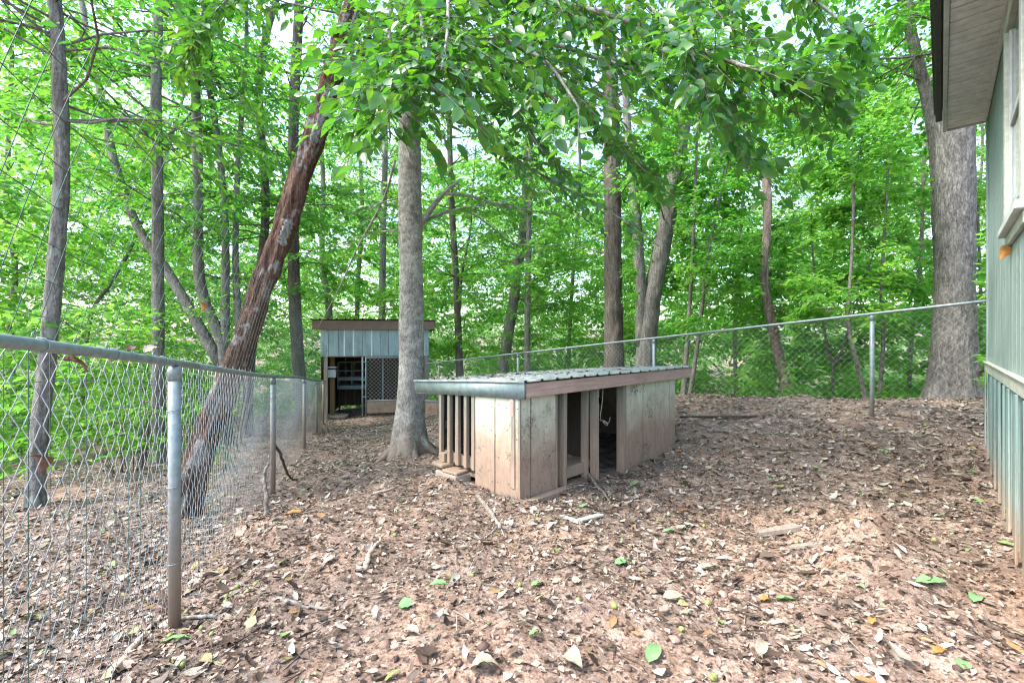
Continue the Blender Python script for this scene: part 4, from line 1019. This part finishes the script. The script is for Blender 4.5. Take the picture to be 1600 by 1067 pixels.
thin = lambda x, y, z, d: min(.72, max(0, ((z - 1.45) / d - .10) * 1.25))
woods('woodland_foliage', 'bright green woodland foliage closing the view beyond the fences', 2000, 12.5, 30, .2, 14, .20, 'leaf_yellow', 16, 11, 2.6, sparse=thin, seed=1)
woods('distant_foliage', 'pale foliage of the far wooded slope, haze put into its leaf colour', 1750, 30, 62, .2, 20, .40, 'leaf_far', 13, 11, 4.5, sparse=thin, seed=2)
woods('undergrowth', 'low leafy undergrowth on the slope below the fences', 750, 8.5, 28, .1, 2.6, .13, 'leaf_yellow', 12, 10, 1.5, rel=True, seed=3)

# ------------------------------------------------------------------ litter on the ground
def scatter_xy(n, rng, dens=None):
    """spots over the yard and the strips beyond its fences"""
    out = []
    tot = 0
    while tot < n:
        x = rng.uniform(-8.5, 8.5, n); y = rng.uniform(.6, 14.5, n)
        k = (np.abs(x) < 1.35 * y + 1.2)
        hu = (x - 4.6) * -.686 + (y - 4.4) * -.727; hv = (x - 4.6) * -.727 + (y - 4.4) * .686
        k &= ~((hu > -.02) & (hv < .04))
        su = (x - .066) * .72 + (y - 3.9) * .694; sv = (x - .066) * -.694 + (y - 3.9) * .72
        k &= ~((su > -.03) & (su < 2.9) & (sv > -.03) & (sv < 1.25))
        k &= rng.uniform(0, 1, n) < np.clip(6.0 / (y * y + 3.0) + .42, 0, 1)
        if dens is not None: k &= rng.uniform(0, 1, n) < dens(x, y)
        out.append(np.c_[x[k], y[k]]); tot += k.sum()
    return np.vstack(out)[:n]
def litter_density(x, y):
    bare = np.clip((fbm(x * .8 + 5, y * .8, 31, 3) + .15) * 2.2, 0, 1)
    near = np.clip((4.2 - y) / 2.0, 0, 1) * np.clip((x + 1.6) / 1.0, 0, 1)
    patch = np.exp(-(((x - 1.95) / .75) ** 2 + ((y - 2.35) / .75) ** 2)) + .7 * np.exp(-(((x - .1) / .8) ** 2 + ((y - 1.7) / .35) ** 2))
    return np.clip(.95 - .45 * near - .35 * bare - .26 * patch, .12, 1)
def leaf_litter(n, rng, lo, hi, lift, asp=(.38, .62)):
    xy = scatter_xy(n, rng, litter_density); N_ = len(xy)
    e = .03
    z = fast_h(xy[:, 0], xy[:, 1]); zx = fast_h(xy[:, 0] + e, xy[:, 1]); zy = fast_h(xy[:, 0], xy[:, 1] + e)
    nn = unit(np.c_[-(zx - z) / e, -(zy - z) / e, np.ones(N_)] + rng.normal(0, .28, (N_, 3)))
    a = rng.uniform(0, 2 * np.pi, N_); d = np.c_[np.cos(a), np.sin(a), np.zeros(N_)]
    d = unit(d - nn * (d * nn).sum(1, keepdims=True)); s = np.cross(nn, d)
    L = (lo + (hi - lo) * rng.uniform(0, 1, N_) ** 1.7)[:, None] * np.where(rng.uniform(0, 1, N_) < .10, 1.4, 1)[:, None]; W = L * rng.uniform(*asp, N_)[:, None]
    cu = rng.normal(.08, .24, N_)[:, None]; cl = rng.uniform(-.2, .6, N_)[:, None]; tw = rng.normal(0, .25, N_)[:, None]
    c = np.c_[xy, z + .006 + rng.uniform(0, lift, N_)]
    cols = []
    for t, ww in ((-.5, .10), (-.17, .95), (.2, .85), (.5, .04)):
        p = c + d * L * t + nn * (L * cu * (t * t * 2.2)); tilt = tw * t * 2
        jag = rng.uniform(.45, 1.2, (N_, 1)); jag2 = rng.uniform(.45, 1.2, (N_, 1))
        cols += [p + s * W * .5 * ww * jag + nn * (W * ww * cl * .5 + W * ww * tilt * .5), p, p - s * W * .5 * ww * jag2 + nn * (W * ww * cl * .5 - W * ww * tilt * .5)]
    v = np.stack(cols, 1); k = 12; o = (np.arange(N_) * k)[:, None]; q = []
    for r in (0, 3, 6): q += [(r, r + 1, r + 4, r + 3), (r + 1, r + 2, r + 5, r + 4)]
    return v.reshape(-1, 3), np.vstack([o + np.array([t]) for t in q])
rl = np.random.default_rng(77)
V, f = leaf_litter(52000, rl, .020, .082, .018)
tag(obj('leaf_litter', V, [f], M['litter']), 'dry brown and grey leaves littering the yard and the slope', 'leaf litter', kind='stuff')
cr = Leaves(); xy = np.vstack([scatter_xy(55000, rl, litter_density), scatter_xy(42000, rl, lambda x, y: np.clip((5.0 - y) / 3.0, 0, 1) * (.45 + .55 * litter_density(x, y)))]); N_ = len(xy); a = rl.uniform(0, 6.28, N_)
cr.b.append(np.c_[xy, fast_h(xy[:, 0], xy[:, 1]) + .004 + rl.uniform(0, .008, N_)]); cr.d.append(np.c_[np.cos(a), np.sin(a), rl.normal(.05, .25, N_)])
cr.n.append(UPV + rl.normal(0, .4, (N_, 3))); l_ = .008 + .032 * rl.uniform(0, 1, N_) ** 1.6; cr.l.append(l_); cr.w.append(l_ * rl.uniform(.2, .9, N_))
tag(cr.build('bark_crumbs', M['chips'], None, 0), 'small dark crumbs of bark and broken leaf on the clay', 'debris', kind='stuff')
mb_v = []; xy = scatter_xy(10000, rl, litter_density); zz = fast_h(xy[:, 0], xy[:, 1])
tv = []; tq = []
N_ = len(xy); a = rl.uniform(0, np.pi, N_); L = rl.gamma(2.0, .035, N_) + .03; r_ = rl.uniform(.0012, .0035, N_)
d = np.c_[np.cos(a), np.sin(a), rl.normal(0, .08, N_)]; s = np.c_[-np.sin(a), np.cos(a), np.zeros(N_)]
c = np.c_[xy, zz + .006 + rl.uniform(0, .008, N_)]; bend = rl.normal(0, .12, N_)[:, None]
rows = []
for t in (-.5, 0, .5):
    p = c + d * (L * t)[:, None] + s * (L[:, None] * bend * (.25 - t * t))
    for th in (0, 2.1, 4.2): rows.append(p + s * (r_ * math.cos(th))[:, None] + UPV * (r_ * math.sin(th))[:, None])
v = np.stack(rows, 1); o = (np.arange(N_) * 9)[:, None]
q = []
for r in (0, 3):
    for j in range(3): q.append((r + j, r + (j + 1) % 3, r + 3 + (j + 1) % 3, r + 3 + j))
tag(obj('small_twigs', v.reshape(-1, 3), [np.vstack([o + np.array([t]) for t in q])], M['twigs']), 'fine twigs strewn over the clay and leaves', 'twigs', kind='stuff')
# pebbles and clods
ico = bmesh.new(); bmesh.ops.create_icosphere(ico, subdivisions=1, radius=1.0)
IV = np.array([v.co[:] for v in ico.verts]); IFc = np.array([[v.index for v in f.verts] for f in ico.faces]); ico.free()
xy = scatter_xy(6500, rl, lambda x, y: np.clip((6.5 - y) / 4.5, .08, 1)); N_ = len(xy); zz = fast_h(xy[:, 0], xy[:, 1])
rr = rl.gamma(1.8, .003, N_) + .002; rr[rl.uniform(0, 1, N_) < .03] *= 1.6
S = rr[:, None] * rl.uniform(.6, 1.3, (N_, 3)); S[:, 2] *= .7
v = np.c_[xy, zz + rr * .25][:, None] + IV[None] * S[:, None] * rl.uniform(.75, 1.2, (N_, len(IV), 1))
tag(obj('pebbles', v.reshape(-1, 3), [((np.arange(N_) * len(IV))[:, None, None] + IFc[None]).reshape(-1, 3)], M['pebble'], smooth=True), 'small clay crumbs and pebbles on the bare soil', 'pebbles', kind='stuff')
# leaves fallen on the tin roof
lv = Leaves(); N_ = 300
uu = rl.uniform(.0, 3.12, N_); vv = np.clip(rl.beta(2.2, 1.4, N_) * 1.65 - .03, 0, 1.6)
b = np.array([SF.p(u, v, 1.093 - .058 * (v + .06) + .012) for u, v in zip(uu, vv)]); a = rl.uniform(0, 6.28, N_)
lv.b.append(b); lv.d.append(np.c_[np.cos(a), np.sin(a), rl.normal(0.05, .1, N_)]); lv.n.append(UPV + rl.normal(0, .35, (N_, 3))); l_ = rl.uniform(.02, .085, N_); lv.l.append(l_); lv.w.append(l_ * .5)
tag(lv.build('roof_litter', M['litter'], None, 1), 'dead leaves lying on the tin roof of the low shelter', 'leaf litter', kind='stuff')

# ------------------------------------------------------------------ sticks, boards, nuts, single leaves
def stick(name, label, pix, r, mat, cat='stick', lifts=None, forks=(), group=None, wob=.18, taper=.6, sides=9, seed=0):
    pts = [G(px, py, r * .6 + (lifts[i] if lifts else 0)) for i, (px, py) in enumerate(pix)]
    c = smooth_path(pts, max(10, 5 * len(pts))); rr = np.random.default_rng(seed + 50)
    c = c + rr.normal(0, r * .22, c.shape)
    base = pts[0]; t = thing(name, base, label, cat, group) if forks else None
    mb = MB(); mb.tube(c, np.linspace(r, r * (1 - taper), len(c)), sides, True, wob, seed)
    if not forks: return tag(mb.build(name, M[mat], None, True, base=base), label, cat, group)
    mb.build('stem', M[mat], t, True)
    for fp, fr_ in forks:
        p2 = [G(px, py, fr_ * .6) for px, py in fp]; c2 = smooth_path(p2, 10); mb = MB(); mb.tube(c2, np.linspace(fr_, fr_ * .4, 10), 6, True, .15, seed); mb.build('fork', M[mat], t, True)
    return t
ST = 'fallen sticks and branches'
stick('fallen_branch', 'lichened grey branch lying in front of the shelter end wall', [(746, 776), (765, 800), (783, 828)], .021, 'stick', forks=[(((779, 822), (768, 834), (756, 842)), .012), (((783, 826), (788, 838), (790, 848)), .006)], group=ST, seed=1, taper=.3)
stick('fallen_branch', 'grey branch leaning out of the shelter opening onto the ground', [(888, 728), (905, 735), (925, 755), (950, 782), (953, 790)], .017, 'stick', lifts=[.11, .08, .03, 0, 0], group=ST, seed=2, taper=.4)
stick('fallen_branch', 'short grey branch on the ground beside the shelter opening', [(992, 764), (993, 775), (985, 786)], .016, 'stick', group=ST, seed=3)
stick('fallen_branch', 'mossy crooked branch in the foreground to the side of the nearest post', [(434, 939), (455, 944), (480, 951), (516, 953)], .013, 'stick', group=ST, seed=4)
stick('fallen_branch', 'knobbly thin branch lying at the foot of the nearest fence post', [(258, 983), (290, 968), (330, 966), (355, 962), (388, 970)], .011, 'stick', group=ST, seed=5)
stick('fallen_branch', 'long dry branch along the bottom of the fence, in the corner', [(178, 1052), (205, 1018), (230, 988), (258, 962)], .016, 'stick_pale', group=ST, seed=6)
stick('bent_stick', 'dark bent stick arching out of the chain link fence', [(410, 770), (422, 770), (440, 769), (452, 762), (465, 752)], .019, 'stick_dark', lifts=[.60, .58, .36, .12, 0], group=ST, seed=7, taper=.45, wob=.1)
stick('dry_snag', 'broken upright dry stem at the foot of the fence, near the bent stick', [(417, 806), (416, 805), (413, 804), (419, 803)], .022, 'stick', lifts=[-.03, .14, .30, .42], group=ST, seed=8, taper=.6, wob=.4)
stick('fallen_stick', 'straight pale stick on the litter in front of the grey beech', [(583, 773), (610, 765), (641, 754)], .011, 'stick_pale', group=ST, seed=9, taper=.3)
stick('fallen_stick', 'pale wavy stick left of the grey beech roots', [(515, 721), (524, 731), (540, 737), (575, 731)], .013, 'stick', group=ST, seed=10)
stick('surface_root', 'long thin root running from the beech foot across the litter', [(620, 712), (590, 718), (560, 723), (530, 722)], .02, 'beech', 'root', group=ST, seed=11)
stick('driftwood', 'pale forked piece of dead wood standing in the open clay', [(571, 893), (576, 874), (588, 862), (600, 846)], .017, 'stick_pale', lifts=[0, .01, .03, .03], group=ST, seed=12, taper=.75, wob=.35)
stick('fallen_branch', 'dark branch on the rise, in front of the fence post on the slope', [(1305, 689), (1340, 691), (1370, 699), (1392, 707)], .016, 'stick_dark', group=ST, seed=13)
stick('fallen_stick', 'long thin dark stick lying across the yard beyond the shelter end', [(1158, 702), (1200, 704), (1250, 705), (1292, 710)], .012, 'stick_dark', group=ST, seed=14)
stick('fallen_branch', 'short pale log beside the dark hollow beyond the shelter', [(1106, 674), (1125, 675), (1152, 679)], .026, 'stick', group=ST, seed=15, taper=.2)
stick('fallen_branch', 'crooked stick between the fresh leaves in the middle of the yard', [(1122, 882), (1168, 882), (1180, 870), (1197, 866)], .012, 'stick_dark', group=ST, seed=16, taper=.4)
stick('fallen_stick', 'thin straight stick left of the crooked one in the yard', [(1050, 867), (1080, 869), (1122, 873)], .008, 'stick_dark', group=ST, seed=17)
stick('fallen_branch', 'dark split branch in the corner by the house wall', [(1536, 973), (1565, 990), (1600, 1003), (1640, 1018)], .013, 'stick_dark', group=ST, seed=18)
stick('fallen_stick', 'thin grey stick upright in the litter beyond the shelter', [(1052, 752), (1052, 740), (1054, 726)], .006, 'stick', lifts=[0, .03, .05], group=ST, seed=19)
stick('fallen_stick', 'small twig with bent end in the centre foreground', [(940, 1010), (968, 1022), (1000, 1040), (1012, 1056)], .005, 'stick_dark', group=ST, seed=20)
stick('fallen_stick', 'short reddish stick in the litter toward the house', [(1378, 756), (1410, 760), (1440, 764)], .014, 'stick_dark', group=ST, seed=21, taper=.3)
def plank(label, pix, w, h, mat, rz=0, lift=0.0, cat='board'):
    a, b = G(*pix[0]), G(*pix[1]); d = b - a; L = np.linalg.norm(d[:2]); U = d[:2] / L
    fr = Frame(a[:2], U, (-U[1], U[0]))
    c8 = box8(fr, 0, L, -w / 2, w / 2, 0, 0); zs = [a[2], b[2], b[2], a[2]]
    for i in range(4): c8[i, 2] = zs[i] - .004 + lift; c8[i + 4, 2] = zs[i] + h + lift
    c8[1] += np.r_[U, 0] * w * .4; c8[5] += np.r_[U, 0] * w * .4
    bm = bevel_box(c8 - a, .002); me = bpy.data.meshes.new('loose_board'); bm.to_mesh(me); bm.free(); me.materials.append(mat)
    o = bpy.data.objects.new('loose_board', me); COL.objects.link(o); o.location = a; BASE[o] = a
    return tag(o, label, cat, 'loose boards on the ground')
M['lath'] = board_mat('pale_lath', (.42, .42, .36), (.42, .42, .36), (.42, .42, .36), -1, 2, None, (20, 20, 20), .8)
plank('thin pale lath lying flat in front of the shelter corner', ((830, 795), (903, 818)), .045, .012, M['lath'], lift=.012)
plank('broken off end of the pale lath, pointing toward the shelter opening', ((905, 817), (938, 808)), .05, .012, M['lath'], lift=.014)
plank('short rotten board left of the dirt mound near the house', ((1183, 838), (1243, 828)), .06, .03, M['old_post'], lift=.008)
plank('long rotten board half buried at the dirt mound', ((1235, 858), (1330, 846)), .05, .02, M['old_post'], lift=.006)
plank('long dark board half sunk in the litter before the sloping fence', ((1062, 652), (1180, 651)), .06, .012, M['shack_dark'], lift=.004)
# nuts
sph = bmesh.new(); bmesh.ops.create_uvsphere(sph, u_segments=12, v_segments=8, radius=1.0)
for v in sph.verts: v.co.z *= 1.12 if v.co.z > 0 else 1.0
nm = bpy.data.meshes.new('nut'); sph.to_mesh(nm); 
for p_ in nm.polygons: p_.use_smooth = True
nm2 = nm.copy(); sph.free(); nm.materials.append(M['nut']); nm2.materials.append(M['nut_brown'])
for q, (px, py) in enumerate([(315, 983), (331, 993), (272, 1033), (285, 1042), (353, 935), (362, 930), (400, 915), (371, 919), (387, 925), (353, 944), (295, 927), (291, 960), (265, 998), (903, 941), (1064, 945), (1107, 944), (1005, 892), (812, 916), (738, 900), (1100, 824), (960, 950), (1065, 986), (1115, 1063), (1106, 945), (1460, 846), (617, 838), (840, 806), (670, 889), (764, 976), (1245, 850)]):
    p_ = G(px, py); o = bpy.data.objects.new('nut', nm); COL.objects.link(o); r_ = .0125 * random.uniform(.85, 1.2)
    o.location = p_ + np.array([0, 0, r_ * .75]); o.scale = (r_, r_, r_); o.rotation_euler = (random.uniform(0, 3), random.uniform(0, 3), 0)
    tag(o, 'small round green nut lying on the ground', 'nut', 'green nuts on the ground')
for q, (px, py) in enumerate([(970, 978), (986, 985), (978, 992), (1042, 1001), (718, 1040), (706, 1028), (779, 1052), (1098, 1062), (1185, 1058), (1200, 1052), (660, 1046), (735, 1004), (832, 940), (1075, 914), (1048, 905), (560, 1003), (1240, 826), (1190, 1065), (690, 1056), (640, 1060)]):
    p_ = G(px, py); o = bpy.data.objects.new('nut', nm2); COL.objects.link(o); r_ = .0105 * random.uniform(.8, 1.25)
    o.location = p_ + np.array([0, 0, r_ * .7]); o.scale = (r_, r_, r_); o.rotation_euler = (random.uniform(0, 3), random.uniform(0, 3), 0)
    tag(o, 'small round dark brown old nut lying on the ground', 'nut', 'old brown nuts on the ground')
# single leaves that stand out
def one_leaf(label, base, az, L, W, mat, pitch=.05, curl=.12, roll=.0, nm_='fallen_leaf', cat='leaf', group='single leaves'):
    d = np.array([math.cos(az), math.sin(az), pitch]); nn = np.array([math.sin(az) * roll, -math.cos(az) * roll, 1.0])
    d = unit(d); s = unit(np.cross(nn, d)); nn = np.cross(d, s); V = []; n = 9; fcs = []
    for i in range(n):
        t = i / (n - 1); w = W * .5 * (math.sin(math.pi * t ** .8) ** .8 if 0 < t < 1 else .02)
        c = np.asarray(base) + d * L * t + nn * L * curl * (math.sin(t * 3.0) - .2 * t)
        for j, f_ in enumerate((-1, -.5, 0, .5, 1)): V.append(c + s * w * f_ + nn * w * .35 * f_ * f_ + nn * .003 * math.sin(i * 2.2 + j * 2))
    for i in range(n - 1):
        for j in range(4): fcs.append((i * 5 + j, i * 5 + j + 1, (i + 1) * 5 + j + 1, (i + 1) * 5 + j))
    V = np.array(V); k_ = len(V); V2 = np.vstack([V, V - nn * .0012]); fa = np.array(fcs); fa = np.vstack([fa, fa[:, ::-1] + k_])
    o = obj(nm_, V2, [fa], M[mat], None, True, base=base); return tag(o, label, cat, group)
for (px, py, az, L, W, mt, lab, cu) in (
    (1012, 1040, .9, .12, .055, 'fresh', 'large bright green leaf with pale edge in the bottom centre foreground', .1),
    (830, 920, .5, .075, .045, 'fresh', 'blue green leaf standing beside the round tan leaf', .1),
    (827, 998, .6, .05, .03, 'fresh', 'small green leaf in the clay below the blue green one', .1),
    (622, 950, .1, .075, .06, 'fresh', 'deep green broad leaf alone on the clay, in the lower middle', .06),
    (670, 918, .05, .10, .045, 'fresh', 'pale green leaf resting on a small nut and twig', .12),
    (250, 1008, .25, .12, .04, 'fresh', 'long lime green leaf near the foot of the nearest post', .08),
    (630, 990, -.4, .085, .04, 'pale_leaf', 'curled pale leaf just below the deep green leaf', .2),
    (1210, 940, -.3, .11, .05, 'fresh', 'pale green leaf beside an orange one, in the clay toward the house', .1),
    (1187, 942, .1, .06, .035, 'orange_leaf', 'orange leaf tucked behind a pale green leaf', .15),
    (1430, 912, -.15, .14, .05, 'fresh', 'long grey green leaf on the mound toward the house wall', .08),
    (1185, 1030, .9, .11, .045, 'pale_leaf', 'pale silvery leaf lying on the bottom edge toward the house', .15),
    (1505, 1050, .8, .06, .045, 'fresh', 'teal green leaf at the bottom near the house corner', .1),
    (1362, 980, .8, .055, .03, 'orange_leaf', 'curled orange brown leaf on the reddish mound', .25),
    (1460, 1026, .3, .07, .035, 'orange_leaf', 'flat orange leaf next to the teal green leaf', .1),
    (735, 1050, .1, .10, .07, 'pale_leaf', 'big yellow green crumpled leaf at the bottom middle', .2),
    (893, 912, .1, .05, .05, 'pale_leaf', 'round tan leaf beside the blue green leaf', .03),
    (862, 914, .3, .07, .04, 'pale_leaf', 'yellowish leaf between the round tan leaf and the blue green leaf', .1),
    (960, 884, .2, .09, .05, 'fresh', 'yellow green torn leaf in the middle of the yard', .1),
    (1035, 835, .1, .12, .04, 'fresh', 'dark green sprig of leaves lying beyond the yellow green torn leaf', .12),
    (1060, 802, .1, .10, .04, 'orange_leaf', 'rusty brown leaf on the litter past the pale lath', .1),
    (1055, 708, .1, .10, .06, 'orange_leaf', 'bright orange leaf by the far end of the shelter', .1),
    (1035, 938, .1, .11, .05, 'pale_leaf', 'veined cream leaf lying flat, to the side of the green nuts', .08),
    (1090, 890, .1, .10, .04, 'pale_leaf', 'cream leaf near the crooked stick', .08),
    (880, 1030, -.8, .09, .07, 'pale_leaf', 'crumpled grey leaf in the bottom middle', .3),
    (1520, 944, .6, .08, .05, 'fresh', 'dark green curled leaf at the foot of the house skirting', .2),
    (446, 806, .1, .14, .05, 'orange_leaf', 'brown orange leaf in the litter by the dug soil', .1)):
    one_leaf(lab, G(px, py, .012), az, L, W, mt, .06, cu, random.uniform(-.3, .3))
# leaves caught on the fence and the house
one_leaf('dry oak leaf caught in the chain link at the front end', lp(.18, .03, 1.13), 2.2, .10, .05, 'brown_leaf', -.9, .2, .4)
one_leaf('brown leaf tucked under the top rail beside the bent grey trunk', lp(.30, .03, lz(.30) - .03), 1.2, .08, .05, 'brown_leaf', -.6, .2, .3)
one_leaf('dry yellow leaf perched on the top rail before the nearest post', lp(.80, .0, lz(.8) + .02), 1.2, .06, .045, 'pale_leaf', .5, .2, .3)
one_leaf('small reddish leaf on the top rail beside the yellow one', lp(.66, .0, lz(.66) + .02), 1.9, .05, .03, 'brown_leaf', .3, .2, .3)
one_leaf('dead leaf hanging in the wire mesh above the rail', upt(1.35, .34), 2.0, .06, .04, 'orange_leaf', -1.2, .2, .4)
hp = HF.p(2.12, .03, 2.05); one_leaf('yellow brown leaf hanging under the window sill', hp, 1.2, .10, .06, 'orange_leaf', -1.6, .15, .6)
hp = HF.p(-.02, .02, 1.16); one_leaf('brown leaf stuck at the house corner under the belt trim', hp, 2.6, .10, .05, 'brown_leaf', -2.2, .15, .5)

# ------------------------------------------------------------------ dry shrubs and brush beyond the fences
def dry_shrub(label, px, py, h, n_, spread, seed, name='dry_shrub', cat='shrub'):
    rr = np.random.default_rng(seed); b0 = G(px, py); t = thing(name, b0, label, cat, 'dry shrubs beyond the fences')
    for q in range(n_):
        az = rr.uniform(0, 6.28); top_ = b0 + np.array([math.cos(az) * spread * rr.uniform(.3, 1), math.sin(az) * spread * rr.uniform(.3, 1), h * rr.uniform(.6, 1.1)])
        st = b0 + np.array([rr.normal(0, .05), rr.normal(0, .05), -.05]); md = (st + top_) / 2 + rr.normal(0, .06, 3)
        mb = MB(); c = smooth_path([st, md, top_], 9); mb.tube(c, np.linspace(.008, .003, 9), 5, False)
        for j in (4, 6):
            e = c[j] + np.array([rr.normal(0, .18), rr.normal(0, .18), rr.uniform(.08, .25)]); mb.tube([c[j], (c[j] + e) / 2 + rr.normal(0, .02, 3), e], [.004, .003, .0015], 4, False)
        mb.build('stem', M['stick_dark'], t)
dry_shrub('dry brown shrub beyond the fence, between the bent trunk and the nearest post', 180, 742, 1.0, 9, .35, 3)
dry_shrub('leafless shrub beyond the fence, close to the knobbly straight trunk', 222, 735, 1.1, 8, .3, 4)
dry_shrub('small bare shrub just behind the nearest fence post', 300, 725, .8, 7, .3, 5)
def brush(label, p0, L, seed):
    rr = np.random.default_rng(seed); mb = MB()
    for q in range(70):
        a = np.array(p0) + np.array([rr.normal(0, L * .4), rr.normal(0, .2), abs(rr.normal(0, .12))]); az = rr.normal(-.4, .5) + (math.pi if rr.uniform() < .5 else 0); l = rr.uniform(.25, .7)
        e = a + np.array([math.cos(az) * l, rr.normal(0, .15), -math.sin(.45) * l * math.cos(az) + rr.normal(0, .08)]); mb.tube([a, (a + e) / 2 + rr.normal(0, .04, 3), e], [.006, .004, .002], 4, False)
    return tag(mb.build('brush_heap', M['stick_dark'], None, base=p0), label, 'brush', kind='stuff')
bp = P(1125, 600, 10.5); bp[2] = hz(bp[0], bp[1]) + .1
brush('tangle of dead brown brush beyond the fence past the shelter end', bp, .8, 8)
